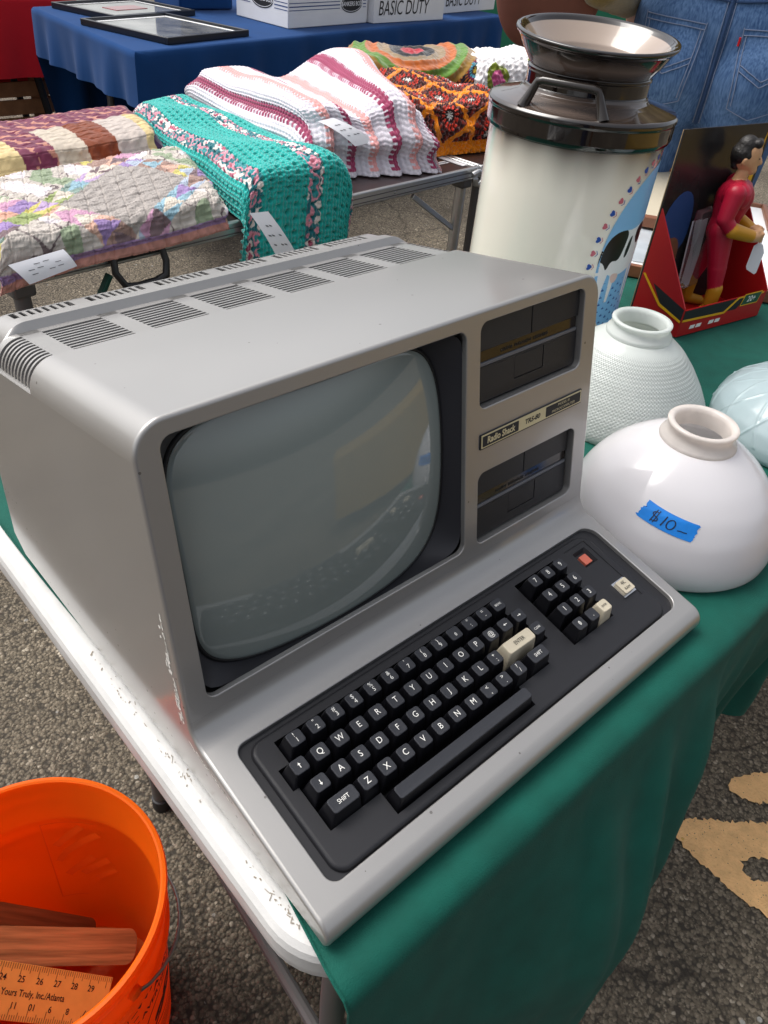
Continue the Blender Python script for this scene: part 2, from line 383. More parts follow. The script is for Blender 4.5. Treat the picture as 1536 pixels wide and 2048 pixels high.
def wrap_text(name, s, size, m, parent, fn, x0, y0, rot=0.0, bold=0.0, sx=1.0, shear=0.0):
    me = text_mesh(s, size, shear, bold); ca, sa = math.cos(rot), math.sin(rot)
    for v in me.vertices:
        x, y = v.co.x * sx, v.co.y; v.co = fn(x0 + x * ca - y * sa, y0 + x * sa + y * ca)
    return link(name, me, m, parent)
def smin_blob(name, caps, voxel, m, parent=None, smooth_it=4, cols=None, loc=(0, 0, 0), rot=(0, 0, 0)):
    """one continuous surface grown round tapered capsules (p0, r0, p1, r1[, squash])"""
    mb = MB()
    for c in caps:
        p0, r0, p1, r1 = Vector(c[0]), c[1], Vector(c[2]), c[3]; d = p1 - p0; L = d.length
        if L < 1e-6: d = Vector((0, 0, 1)); L = 1e-4
        t = d.normalized(); up = Vector((0, 0, 1)) if abs(t.z) < .9 else Vector((0, 1, 0)); x = t.cross(up).normalized(); y = x.cross(t)
        sq = c[4] if len(c) > 4 else None; n = 16; rings = []
        for k in range(1, 6): a = -math.pi / 2 + k * math.pi / 12; rings.append((p0 + t * r0 * math.sin(a), r0 * math.cos(a)))
        rings.append((p0, r0)); rings.append((p1, r1))
        for k in range(1, 6): a = k * math.pi / 12; rings.append((p1 + t * r1 * math.sin(a), r1 * math.cos(a)))
        v = []
        for (p, r) in rings:
            for k in range(n):
                q = 2 * math.pi * k / n; o = x * r * math.cos(q) + y * r * math.sin(q)
                if sq: o = Vector((o.x * sq[0], o.y * sq[1], o.z * sq[2]))
                v.append(p + o)
        f = [(i * n + k, i * n + (k + 1) % n, (i + 1) * n + (k + 1) % n, (i + 1) * n + k) for i in range(len(rings) - 1) for k in range(n)]
        f.append(tuple(reversed(range(n)))); f.append(tuple((len(rings) - 1) * n + k for k in range(n)))
        mb.add(v, f)
    o = mb.build(name, m, None, smooth=0)
    rm = o.modifiers.new('r', 'REMESH'); rm.mode = 'VOXEL'; rm.voxel_size = voxel
    if smooth_it: s = o.modifiers.new('s', 'SMOOTH'); s.iterations = smooth_it; s.factor = .5
    dg = bpy.context.evaluated_depsgraph_get(); me = bpy.data.meshes.new_from_object(o.evaluated_get(dg))
    bpy.data.objects.remove(o); me.name = name; me.shade_smooth()
    if cols is not None:
        V = np.empty(len(me.vertices) * 3, np.float32); me.vertices.foreach_get('co', V); V = V.reshape(-1, 3)
        best = np.full(len(V), 1e9); cc = np.ones((len(V), 4), np.float32)
        for c, q in zip(caps, cols):
            p0, p1 = np.array(c[0]), np.array(c[2]); d = p1 - p0; L2 = max(d @ d, 1e-9); tt = np.clip(((V - p0) @ d) / L2, 0, 1)
            dist = np.linalg.norm(V - (p0 + tt[:, None] * d), axis=1) - (c[1] + (c[3] - c[1]) * tt); w = dist < best; best[w] = dist[w]; cc[w, :3] = q
        at = me.color_attributes.new('Col', 'FLOAT_COLOR', 'POINT'); at.data.foreach_set('color', cc.reshape(-1))
    return link(name, me, m, parent, loc, rot)
# ================================================================ ground
ZT = 0.73
N = 2
g = mesh('ground', [(-40, -40, 0), (60, -40, 0), (60, 60, 0), (-40, 60, 0)], [(0, 1, 2, 3)], 'asphalt', smooth=0)
tag(g, 'worn grey brown asphalt full of exposed stones', None, kind='structure')
def ragged(poly, step=.006, amp=.004, seed=1):
    gq = np.random.default_rng(seed); out = []
    for i in range(len(poly)):
        a, b = Vector((*poly[i], 0)), Vector((*poly[(i + 1) % len(poly)], 0)); k = max(1, int((b - a).length / step))
        for j in range(k):
            p = a.lerp(b, j / k); out.append((p.x + gq.normal() * amp, p.y + gq.normal() * amp))
    return out
def chaikin(p, it=2):
    for _ in range(it):
        q = []
        for i in range(len(p)):
            a, b = p[i], p[(i + 1) % len(p)]; q += [(a[0] * .75 + b[0] * .25, a[1] * .75 + b[1] * .25), (a[0] * .25 + b[0] * .75, a[1] * .25 + b[1] * .75)]
        p = q
    return p
for k, poly in enumerate(([(.800, -.058), (.812, -.028), (.858, -.026), (.915, -.086), (1.02, -.175), (1.12, -.27), (1.06, -.31), (.95, -.20), (.905, -.168), (.868, -.133), (.835, -.16), (.865, -.19), (.92, -.30), (.84, -.33), (.795, -.19), (.80, -.12)],
                          [(.972, -.058), (.985, -.042), (1.03, -.050), (1.10, -.10), (1.2, -.18), (1.13, -.23), (1.03, -.135), (.99, -.10)])):
    mk = MB().flat(ragged(chaikin(poly, 2), .004, .0022, k + 3), .004).build('painted_marking', 'yellow_paint', smooth=0)
    tag(mk, ['forked stroke of faded yellow road paint on the asphalt', 'short tapered stroke of yellow road paint behind the forked one'][k], None, kind='structure')

# ================================================================ computer
TH, PH = R(11), R(21.78)
cT, sT, cP, sP = math.cos(TH), math.sin(TH), math.cos(PH), math.sin(PH)
W = 480.0
def Kl(x, y, z): return Vector(((x + 59) / 1000, (y * cT - z * sT + 122) / 1000, (y * sT + z * cT + 61) / 1000))
def Pl(x, s, d): return Kl(x - 59, 53 + d * cP + s * sP, -d * sP + s * cP)
ROT_K = (TH, 0, 0); ROT_P = (R(90) - (PH - TH), 0, 0)
PO = Pl(0, 0, 0)
comp = empty('microcomputer', (0, 0, ZT + .004), 'silver all in one microcomputer with dark curved screen and black keyboard on the table end', 'computer')

def draft(v):
    k = 1 - .019 * max(0, v.z - .06) / .24
    return Vector((.24 + (v.x - .24) * k, v.y, v.z))

RIM, RC, ST = 3.0, 24.0, 236.0
# --- lower front: lip, deck, cove, in (y, z, ny, nz) of the deck frame
lip = []
for k in range(25):
    a = R(205 - 115 * k / 24); lip.append((-108 + 15 * math.cos(a), -30 + 15 * math.sin(a), math.cos(a), math.sin(a)))
cove = []
for k in range(19):
    a = R(90 + (90 - 21.78) * k / 18); nx_, nz_ = math.cos(a), math.sin(a); cove.append((32.1 - 22 * nx_, 7 - 22 * nz_, nx_, nz_))
case = MB()
def edge_cols(y, z, ny, nz):
    L, Rr = [], []
    for k in range(7):
        a = R(90 * k / 6); x = RIM * (1 - math.cos(a)) ; off = RIM * (1 - math.sin(a))
        L.append(Kl(-59 + x, y - off * ny, z - off * nz)); Rr.append(Kl(-59 + W - x, y - off * ny, z - off * nz))
    return L, Rr
def strip_rows(path, middle=True):
    prevL = prevR = None
    for p in path:
        L, Rr = edge_cols(*p)
        if prevL:
            case.strip(prevL, L); case.strip(Rr, prevR)
            if middle: case.add([prevL[-1], prevR[-1], Rr[-1], L[-1]], [(0, 1, 2, 3)])
        prevL, prevR = L, Rr
strip_rows(lip); strip_rows(cove)
deck_edge = [(-108, -15, 0, 1), (32.1, -15, 0, 1)]
strip_rows(deck_edge, False)
KX0, KX1, KY0, KY1 = -37.5, 406.5, -97, 24
hole = rrect(KX0, KX1, KY0, KY1, [16, 9, 9, 13])
def offs(poly, d):   # grow a rounded polygon
    cx = sum(p[0] for p in poly) / len(poly); cy = sum(p[1] for p in poly) / len(poly); out = []
    n = len(poly)
    for i in range(n):
        a, b = Vector(poly[i - 1]), Vector(poly[(i + 1) % n]); t = (b - a).normalized(); nn = Vector((t.y, -t.x))
        if nn.dot(Vector(poly[i]) - Vector((cx, cy))) < 0: nn = -nn
        out.append((poly[i][0] + nn.x * d, poly[i][1] + nn.y * d))
    return out
dk = lambda x, y, z: Kl(x, y, -15 - z)
hg = offs(hole, 1.1)
case.flat([(-59 + RIM, -108), (-59 + W - RIM, -108), (-59 + W - RIM, 32.1), (-59 + RIM, 32.1)], 0, [hg], dk)
def hole_wall(pg, p0, fn, depth, cham=1.1):
    n = len(p0); rings = [[fn(*q, 0) for q in pg]]
    for k in range(1, 5):
        a = R(90 * k / 4); t = math.sin(a)
        rings.append([fn(pg[i][0] + (p0[i][0] - pg[i][0]) * t, pg[i][1] + (p0[i][1] - pg[i][1]) * t, cham * (1 - math.cos(a))) for i in range(n)])
    rings.append([fn(*q, depth) for q in p0])
    for a, b in zip(rings, rings[1:]): case.strip(a, b, True)
hole_wall(hg, hole, dk, 9)
# --- front panel with its openings
pn = lambda x, s, d: Pl(x, s, d)
S0 = -1.2
def outline(inset=0.0, s0=S0, x0=0.0, x1=W, st=ST, rc=RC, n=12):
    P = [(x0 + inset, s0), (x0 + inset, st - rc)]
    for k in range(1, n): a = R(180 - 90 * k / n); P.append((x0 + rc + (rc - inset) * math.cos(a), st - rc + (rc - inset) * math.sin(a)))
    P.append((x0 + rc, st - inset)); P.append((x1 - rc, st - inset))
    for k in range(1, n): a = R(90 - 90 * k / n); P.append((x1 - rc + (rc - inset) * math.cos(a), st - rc + (rc - inset) * math.sin(a)))
    P.append((x1 - inset, st - rc)); P.append((x1 - inset, s0)); return P
SCR = rrect(18.5, 295.5, 11, 223, 9); DU = rrect(313, 457, 149, 225, 8); DL = rrect(313, 457, 10, 85.5, 8)
holes = [offs(h, 1.1) for h in (SCR, DU, DL)]
case.flat(outline(RIM), 0, holes, pn)
hole_wall(holes[0], SCR, pn, 5); hole_wall(holes[1], DU, pn, 9); hole_wall(holes[2], DL, pn, 9)
prev = [pn(*p, 0) for p in outline(RIM)]
for k in range(1, 7):
    a = R(90 * k / 6); cur = [pn(*p, RIM * (1 - math.cos(a))) for p in outline(RIM * (1 - math.sin(a)))]; case.strip(prev, cur); prev = cur
# --- rounded top swept back (corner arcs and roof), vent band, rear hump
roof = outline(0)[1:-1]
VB0, VB1, RE = 164.0, 246.0, 306.0
case.strip([pn(*p, RIM) for p in roof], [pn(*p, VB0) for p in roof])
def inset_roof(i): return outline(i)[1:-1]
case.strip([pn(*p, VB0) for p in roof], [pn(*p, VB0) for p in inset_roof(2.5)])                      # small step down into the band
hump = outline(0, x0=10, x1=470, st=241, rc=26)[1:-1]
case.strip([pn(*p, VB1) for p in inset_roof(2.5)], [pn(*p, VB1 + 3) for p in hump])                  # step up to the rear hump
case.strip([pn(*p, VB1 + 3) for p in hump], [pn(*p, 264) for p in hump])
edge2 = outline(0, x0=10, x1=470, st=236.5, rc=26)[1:-1]
edge3 = outline(0, x0=14, x1=466, st=226, rc=24)[1:-1]
case.strip([pn(*p, 291) for p in edge2], [pn(*p, RE - 4) for p in [(q[0], q[1] - 3) for q in edge2]])
case.strip([pn(*p, RE - 4) for p in [(q[0], q[1] - 3) for q in edge2]], [pn(*p, RE + 4) for p in edge3])
# shelf at the foot of the wrap round vents
for xs in ((0, 3), (W, W - 3)):
    case.add([pn(xs[0], ST - RC, VB0), pn(xs[1], ST - RC, VB0), pn(xs[1], ST - RC, 262), pn(xs[0], ST - RC, 262)], [(0, 1, 2, 3)])
# --- side walls
top_back = Pl(0, ST - RC, 262)
for side in (0, 1):
    xx = 0 if side == 0 else W / 1000
    poly = []
    for p in lip: poly.append(Kl(-59, p[0] - RIM * p[2], p[1] - RIM * p[3]))
    for p in deck_edge[1:]: poly.append(Kl(-59, p[0], p[1] - RIM))
    for p in cove: poly.append(Kl(-59, p[0] - RIM * p[2], p[1] - RIM * p[3]))
    poly.append(Pl(0, ST - RC, RIM)); poly.append(top_back); poly.append(Vector((0, .510, .100))); poly.append(Vector((0, .513, .022))); poly.append(Vector((0, .494, .006)))
    poly.append(Vector((0, .03, .006)))
    case.flat([(q.y, q.z) for q in poly], 0, (), lambda y, z, _: Vector((xx, y, z)))
# back wall and underside
bk = [Pl(0, 226, RE + 4), Pl(0, 200, 300), Vector((0, .512, .10)), Vector((0, .514, .022)), Vector((0, .494, .006)), Vector((0, .03, .006)), Kl(-59, lip[0][0], lip[0][1])]
for a, b in zip(bk, bk[1:]): case.add([(0.004, a.y, a.z), (.476, a.y, a.z), (.476, b.y, b.z), (.004, b.y, b.z)], [(0, 1, 2, 3)])
case.v = [tuple(draft(Vector(v))) for v in case.v]
case.build('case', 'silver', comp, smooth=40)
# base tray: inset foot strip, coloured black to draw a shadow line below the shell
bt = MB(); fr = Vector((0, .012, 0))
bt.prism([(.0035, .03), (.0035, .488), (.4765, .488), (.4765, .03), (.466, .018), (.014, .018)], .0, .0066)
bt.build('base_tray', 'black', comp, bevel=.0015)
# --- vents
def strip_on(outl_fn, t0, t1, d0, d1, inset, thick, target):
    """a slab following the roof outline between two arc lengths"""
    P = outl_fn(inset); Q = outl_fn(inset + thick)
    L = [0.0]
    for a, b in zip(P, P[1:]): L.append(L[-1] + math.hypot(b[0] - a[0], b[1] - a[1]))
    def at(P, t):
        for i in range(len(L) - 1):
            if L[i] <= t <= L[i + 1] + 1e-6:
                k = (t - L[i]) / max(1e-9, L[i + 1] - L[i]); return (P[i][0] + (P[i + 1][0] - P[i][0]) * k, P[i][1] + (P[i + 1][1] - P[i][1]) * k)
        return P[-1]
    ts = [t0] + [l for l in L if t0 + .3 < l < t1 - .3] + [t1]
    A = [at(P, t) for t in ts]; B = [at(Q, t) for t in ts]
    for (dA, dB) in ((d0, d1),):
        a0 = [draft(pn(*p, dA)) for p in A]; a1 = [draft(pn(*p, dB)) for p in A]; b0 = [draft(pn(*p, dA)) for p in B]; b1 = [draft(pn(*p, dB)) for p in B]
        target.strip(a0, a1); target.strip(b1, b0); target.strip(a0, b0); target.strip(a1, b1)
        target.add([a0[0], a1[0], b1[0], b0[0]], [(0, 1, 2, 3)]); target.add([a0[-1], a1[-1], b1[-1], b0[-1]], [(0, 1, 2, 3)])
def total(fn):
    P = fn(2.5); return sum(math.hypot(b[0] - a[0], b[1] - a[1]) for a, b in zip(P, P[1:]))
bandfn = lambda i: inset_roof(i)
arc = math.pi / 2 * (RC - 2.5)
xt = lambda x: arc + (x - RC)                     # arc length of a point x on the roof
TT = total(bandfn)
floor_b = MB(); strip_on(bandfn, 0, TT, VB0 - .5, VB1 + .5, 9, 2, floor_b); floor_b.build('vent_floor', 'slot', comp)
frame_b = MB()
vx = [(42 + 68.6 * k, 93.6 + 68.6 * k) for k in range(6)]
runs = [(1.5, xt(25.4))] + [(xt(a), xt(b)) for a, b in vx] + [(xt(454), TT - 1.5)]
solid = [(0, 1.5)] + [(runs[i][1], runs[i + 1][0]) for i in range(7)] + [(TT - 1.5, TT)]
for a, b in solid: strip_on(bandfn, a, b, VB0, VB1, 2.5, 5, frame_b)
strip_on(bandfn, 0, TT, VB0, 168.3, 2.5, 5, frame_b); strip_on(bandfn, 0, TT, 236.2, VB1, 2.5, 5, frame_b)
frame_b.build('vent_frame', 'silver', comp, smooth=40)
for (a, b) in runs:
    sb = MB(); pit = (236.2 - 168.3) / 10
    for k in range(9): strip_on(bandfn, a, b, 168.3 + pit * (k + 1) - pit * .20, 168.3 + pit * (k + 1) + pit * .18, 2.5, 1.3, sb)
    sb.build('vent_grille', 'silver', comp, smooth=40)
humpfn = lambda i: outline(i, x0=10, x1=470, st=241 - 2, rc=26)[1:-1]
rf = MB(); HT = sum(math.hypot(b[0] - a[0], b[1] - a[1]) for a, b in zip(humpfn(0), humpfn(0)[1:])); harc = math.pi / 2 * 26
strip_on(humpfn, 0, HT, 263, 292, 7, 2, rf); rf.build('rear_vent_floor', 'slot', comp)
hx = lambda x: harc + (x - 36); rr_ = MB(); grp = [(34 + 68.5 * k, 88 + 68.5 * k) for k in range(6)]
gaps = [(0, hx(grp[0][0]))] + [(hx(grp[i][1]), hx(grp[i + 1][0])) for i in range(5)] + [(hx(grp[5][1]), HT)]
for a, b in gaps: strip_on(humpfn, a, b, 264, 291, .4, 5, rr_)
for (a, b) in grp:
    for k in range(7): c = a + (k + 1) * (b - a) / 8; strip_on(humpfn, hx(c - 1.7), hx(c + 1.7), 264, 291, .4, 1.4, rr_)
strip_on(humpfn, 0, HT, 289.5, 292, .4, 5, rr_)
rr_.build('rear_vent_ribs', 'silver', comp, smooth=40)

# --- screen: curved tube face, black gasket, bezel
CX, CS, HA, HB = 154.0, 114.5, 126.0, 105.0
def crt_pt(r, a, grow=1.0, extra=0.0):
    c, s_ = math.cos(a), math.sin(a); e = (abs(c) ** 5 + abs(s_) ** 5) ** (-1 / 5) if True else 1
    x, y = HA * grow * r * c * e, HB * grow * r * s_ * e
    d = -3 + (x * x + y * y) / (2 * 430) + extra
    return (x + CX) / 1000, (y + CS) / 1000, -d / 1000
NR, NA = 40, 160
Pg = np.array([[crt_pt(max(.001, i / (NR - 1)), 2 * math.pi * k / NA) for k in range(NA)] for i in range(NR)])
edge = np.array([[crt_pt(1, 2 * math.pi * k / NA, 1 + .008 * j, 1.2 * j * j) for k in range(NA)] for j in (1, 2, 3)])
gridobj('screen_glass', np.concatenate([Pg, edge]), 'glass', comp, wv=True, loc=PO, rot=ROT_P)
def bez_ring(t, k):
    a = 2 * math.pi * k / NA; x, y, z = crt_pt(1, a, 1.022, 2.5)
    # matching point on the opening
    c, s_ = math.cos(a), math.sin(a); hx_, hy_ = 138.5 / 1000, 106 / 1000; e = (abs(c) ** 14 + abs(s_) ** 14) ** (-1 / 14)
    X, Y, Z = .157 + hx_ * c * e, .117 + hy_ * s_ * e, -.0048
    u = t ** .8
    return x + (X - x) * t, y + (Y - y) * t, z + (Z - z) * u
Pb = np.array([[bez_ring(i / 14, k) for k in range(NA)] for i in range(15)])
gridobj('bezel', Pb, 'bezel', comp, wv=True, loc=PO, rot=ROT_P)
Pk = np.array([[(lambda q: (q[0], q[1], q[2]))(crt_pt(1, 2 * math.pi * k / NA, gq, ex)) for k in range(NA)] for gq, ex in ((1.004, 5), (1.004, .2), (1.014, -.6), (1.026, .4), (1.028, 4))])
gridobj('screen_gasket', Pk, 'deep', comp, wv=True, loc=PO, rot=ROT_P)

# --- disk drives
def pmesh(name, mb, m, bevel=0.0): return mb.build(name, m, comp, PO, ROT_P, bevel=bevel)
def pbox(mb, x0, x1, s0, s1, d0, d1): return mb.box(((x0 + x1) / 2000, (s0 + s1) / 2000, -(d0 + d1) / 2000), ((x1 - x0) / 1000, (s1 - s0) / 1000, (d1 - d0) / 1000))
for nm, s0 in (('upper', 149), ('lower', 10)):
    dv = bpy.data.objects.new('disk_drive', None); COL.objects.link(dv); dv.parent = comp; dv.location = PO; dv.rotation_euler = ROT_P
    def part(n_, mb, m, bevel=0.0): return mb.build(n_, m, dv, bevel=bevel)
    part('drive_back', pbox(MB(), 310, 460, s0 - 2, s0 + 79, 11, 14), 'deep')
    part('drive_plate', pbox(MB(), 312.5, 383.6, s0 + 49.5, s0 + 78, 5.5, 12), 'drive', .0005)
    part('drive_plate', pbox(MB(), 384.6, 452.5, s0 + 49.5, s0 + 78, 5.5, 12), 'drive', .0005)
    part('diskette_slot', pbox(MB(), 312.5, 452.5, s0 + 38.5, s0 + 48.6, 7.5, 12), 'gloss', .0004)
    part('slot_lip', pbox(MB(), 312.5, 452.5, s0 + 35.3, s0 + 38.3, 6.0, 12), 'grey', .0004)
    lower = MB().prism(rrect(.3125, .4525, (s0 + 2.5) / 1000, (s0 + 35.0) / 1000, .003), -.012, -.006, [rrect(.3635, .4045, (s0 + 12) / 1000, (s0 + 33.4) / 1000, .0008)])
    part('drive_plate', lower, 'drive', .0004)
    part('drive_door', pbox(MB(), 364.1, 403.9, s0 + 12.6, s0 + 33.0, 6.3, 12), 'drive', .0004)
    wt = MB(); gq = np.random.default_rng(int(s0)); x = 346.0                 # row of tiny moulded letters along the slot
    for ch in 'before inserting diskette':
        if ch != ' ': pbox(wt, x, x + 1.5, s0 + 41.5 + gq.uniform(0, .5), s0 + 44.0 + gq.uniform(0, .8), 7.2, 7.6)
        x += 2.6
    part('moulded_lettering', wt, 'deep')
# --- badge
bg_ = bpy.data.objects.new('badge', None); COL.objects.link(bg_); bg_.parent = comp; bg_.location = PO; bg_.rotation_euler = ROT_P
MB().prism(rrect(.3125, .460, .1105, .1252, .0008), -.0002, .0012).build('badge_frame', 'frame_black', bg_, bevel=.0003)
MB().prism(rrect(.3138, .4590, .1117, .1243, .0006), .0010, .0016).build('badge_plate', 'gold', bg_, bevel=.0002)
MB().prism(rrect(.3152, .3640, .1130, .1230, .0006), .0015, .0019).build('badge_field', 'ink', bg_)
MB().prism(rrect(.4040, .4576, .1130, .1230, .0006), .0015, .0019).build('badge_field', 'ink', bg_)
text('lettering', 'Radio Shack', .0089, 'gold', bg_, (.3396, .1179, .00195), shear=.08, bold=.00028, sx=.86)
text('lettering', 'TRS-80', .0066, 'ink', bg_, (.3840, .1179, .0017), shear=.18, bold=.00022, sx=1.12)
text('lettering', 'MODEL III', .0036, 'gold', bg_, (.4308, .1203, .00195), shear=.1, sx=1.15)
text('lettering', 'MICROCOMPUTER', .0036, 'gold', bg_, (.4308, .1157, .00195), shear=.1, sx=1.18)

# --- keyboard
def kobj(name, mb, m, bevel=0.0): return mb.build(name, m, comp, Kl(-59 + 59, 0, 0), ROT_K, bevel=bevel)
KO = Kl(0, 0, 0)
def kb(name, mb, m, parent=comp, bevel=0.0, smooth=35):
    if parent is comp: return mb.build(name, m, comp, KO, ROT_K, bevel=bevel, smooth=smooth)
    return mb.build(name, m, parent, bevel=bevel, smooth=smooth)
mm = lambda P: [(a / 1000, b / 1000) for a, b in P]
plate = MB()
plate.prism(mm(rrect(KX0 - .5, KX1 + .5, KY0 - .5, KY1 + .5, [16, 9, 9, 13])), -.030, -.0195, [mm(rrect(-21.5, 345, -87, 13.5, .5))])
kb('keyboard_tray', plate, 'black')
P_ = 19.05; O2, O3, O4, NX, NY = -.5455, -.2864, 1.2593, 14.80, .03
def stepped():
    a1 = 11.0; r = [11.0, -9.3, -28.4, -47.3, -67.0]
    L = [(-10.2, r[0], r[1]), (-20.4, r[1], r[2]), (-15.6, r[2], r[3]), (-15.6, r[3], r[4])]
    pts = [(-10.2, r[0]), (-10.2, r[1]), (-20.4, r[1]), (-20.4, r[2]), (-15.4, r[2]), (-15.4, r[4]), (32.5, r[4]), (32.5, -87), (192.5, -87), (192.5, r[4]), (235, r[4]), (235, -48), (254.5, -48), (254.5, r[2]), (248.5, r[2]), (248.5, r[1]), (239.5, r[1]), (239.5, r[0])]
    return pts
numhole = [(271, 11), (271, -67.5), (333, -67.5), (333, -47), (331, -47), (331, 11)]
pw_hole = rrect(356, 376, -14, 5.5, .6)
outer = rrect(-26.5, 388.5, -92.5, 16.5, [14, 9, 9, 11]); inner = [mm(stepped()), mm(numhole), mm(pw_hole)]
top = MB(); top.flat(mm(outer), -.0150, inner)
o_edge = outer; rings = [[(*q, -.0150) for q in mm(outer)]]
for k in range(1, 6):
    a = R(90 * k / 5); rings.append([(*q, -.0150 - .0032 * (1 - math.cos(a))) for q in mm(offs(outer, 3.2 * math.sin(a)))])
rings.append([(*q, -.0197) for q in mm(offs(outer, 3.6))])
for a, b in zip(rings, rings[1:]): top.strip(a, b, True)
for h in inner: top.strip([(*q, -.0150) for q in h], [(*q, -.030) for q in h], True)
kb('keyboard_plate', top, 'black', smooth=30)
kb('key_well', MB().box((.1625, -.037, -.0305), (.372, .104, .003)), 'deep')
gv = MB()
for (x0, x1, y0, y1) in ((350, 382, 11.2, 12.0), (381.6, 382.4, -68, 12)): gv.box(((x0 + x1) / 2000, (y0 + y1) / 2000, -.01485), ((x1 - x0) / 1000, (y1 - y0) / 1000, .0006))
kb('panel_groove', gv, 'deep')
# keycaps
def key_mesh(w, h, n=4):
    sec = [(w - .9, h - .9, .9, -26, 0), (w - 1.2, h - 1.2, 1.2, -20, 0), (w - 4.6, h - 5.4, 2.2, -5.0, 1.0), (w - 5.7, h - 6.9, 2.4, -1.4, 1.15), (w - 6.2, h - 7.4, 2.5, -.4, 1.2), (w - 6.8, h - 8.0, 2.4, -.05, 1.2), (w - 8.2, h - 9.4, 2.0, -.08, 1.2), (w - 11, h - 12.4, 1.2, -.30, 1.2)]
    v = []; f = []; rs = []
    for (a, b, r, z, dy) in sec:
        q = rrect(-a / 2, a / 2, -b / 2 + dy - 1.2, b / 2 + dy - 1.2, r, n); rs.append(len(q)); v += [(p[0] / 1000, p[1] / 1000, z / 1000) for p in q]
    m = rs[0]
    for i in range(len(sec) - 1):
        for k in range(m): f.append((i * m + k, i * m + (k + 1) % m, (i + 1) * m + (k + 1) % m, (i + 1) * m + k))
    f.append(tuple((len(sec) - 1) * m + k for k in range(m)))
    me = bpy.data.meshes.new('keycap'); me.from_pydata(v, [], f); me.update(); me.shade_smooth(); me.set_sharp_from_angle(angle=R(50))
    for p in me.polygons: p.material_index = 1 if p.index >= 4 * m else 0
    return me
KM = {}
def key(x, y, legs, w=19.05, h=19.05, m='key', dx=0.0):
    kk = (w, h, m)
    if kk not in KM: KM[kk] = key_mesh(w, h); KM[kk].materials.append(MT[m]); KM[kk].materials.append(MT['key_top' if m == 'key' else m])
    o = bpy.data.objects.new('key', KM[kk]); COL.objects.link(o); o.parent = comp; o.location = Kl(x, y, 0); o.rotation_euler = (TH + R(random.uniform(-.6, .6)), R(random.uniform(-.5, .5)), 0)
    for (s, size, lx, ly, sx) in legs:
        lm_ = 'ink' if m == 'cream' else 'legend'
        if s in ('up', 'down', 'left', 'right'):
            a = {'right': 0, 'up': 90, 'left': 180, 'down': 270}[s]; ar = MB(); pts = [(-2.1, -.32), (.5, -.32), (.5, -1.25), (2.3, 0), (.5, 1.25), (.5, .32), (-2.1, .32)]
            ar.flat([((p[0] * math.cos(R(a)) - p[1] * math.sin(R(a))) / 1000, (p[0] * math.sin(R(a)) + p[1] * math.cos(R(a))) / 1000) for p in pts], .00012)
            ar.build('legend', lm_, o, smooth=0)
        else:
            text('legend', s, size / 1000, lm_, o, (lx / 1000, ly / 1000, .00012), bold=0.0, sx=sx)
    return o
random.seed(4)
one = lambda c: [(c, 7.2, 0, 0, .92)]
two = lambda a, b: [(a, 5.4, -.3, 2.5, 1.0), (b, 5.6, .2, -2.1, 1.0)]
for i, (a, b) in enumerate([('!', '1'), ('"', '2'), ('#', '3'), ('$', '4'), ('%', '5'), ('&', '6'), ("'", '7'), ('(', '8'), (')', '9'), (None, '0'), ('*', ':'), ('=', '-')]):
    lg = two(a, b) if a else [('0', 4.8, .2, -1.6, 1.0), ('/', 4.8, .2, -1.6, 1.0)]
    key(i * P_, 0, lg)
key(12 * P_, 0, [('BREAK', 3.3, 0, 0, .8)])
for i, c in enumerate(['up'] + list('QWERTYUIOP@') + ['left', 'right']): key((i + O2) * P_, -P_, [(c, 0, 0, 0, 1)] if len(c) > 1 else one(c))
for i, c in enumerate(['down'] + list('ASDFGHJKL')): key((i + O3) * P_, -2 * P_, [(c, 0, 0, 0, 1)] if len(c) > 1 else one(c))
key((10 + O3) * P_, -2 * P_, two('+', ';'))
key((11.68 + O3) * P_, -2 * P_ + .0, [('ENTER', 5.4, 0, 0, .82)], w=41, m='cream')
key(242.0, -2 * P_, [('CLEAR', 3.3, 0, 0, .8)])
key(.9, -3 * P_, [('SHIFT', 4.9, 0, 0, .85)], w=30)
for i, c in enumerate('ZXCVBNM'): key((i + O4) * P_, -3 * P_, one(c))
for i, (a, b) in enumerate([('<', ','), ('>', '.'), ('?', '/')]): key((i + 7 + O4) * P_, -3 * P_, two(a, b))
key(222, -3 * P_, [('SHIFT', 4.6, 0, 0, .8)], w=27)
sp = key(112, -77.2, [], w=157, h=17.5); sp.name = 'space_bar'; sp.location = Kl(112, -77.2, -2.2)
for r_, row in enumerate((['7', '8', '9'], ['4', '5', '6'], ['1', '2', '3'], ['0', '.', 'ENTER'])):
    for c_, s in enumerate(row):
        lg = [('ENTER', 3.1, 0, 0, .75)] if s == 'ENTER' else ([('0', 6.2, 0, 0, .95), ('/', 6.2, 0, 0, .95)] if s == '0' else one(s))
        key((NX + c_) * P_, -(r_ + NY) * P_, lg, m='cream' if s == 'ENTER' else 'key')
# red power button in its funnel
fn_ = MB(); A_ = mm(rrect(356, 376, -14, 5.5, .6)); B_ = mm(rrect(359.5, 372.5, -11.5, 1.5, .6))
fn_.strip([(*q, -.0152) for q in A_], [(*q, -.0215) for q in B_], True); fn_.flat(B_, -.0225)
kb('button_recess', fn_, 'black')
kb('power_button', MB().prism(mm(rrect(360.6, 371.4, -11.2, -.4, .8)), -.024, -.0165), 'red', bevel=.0012)
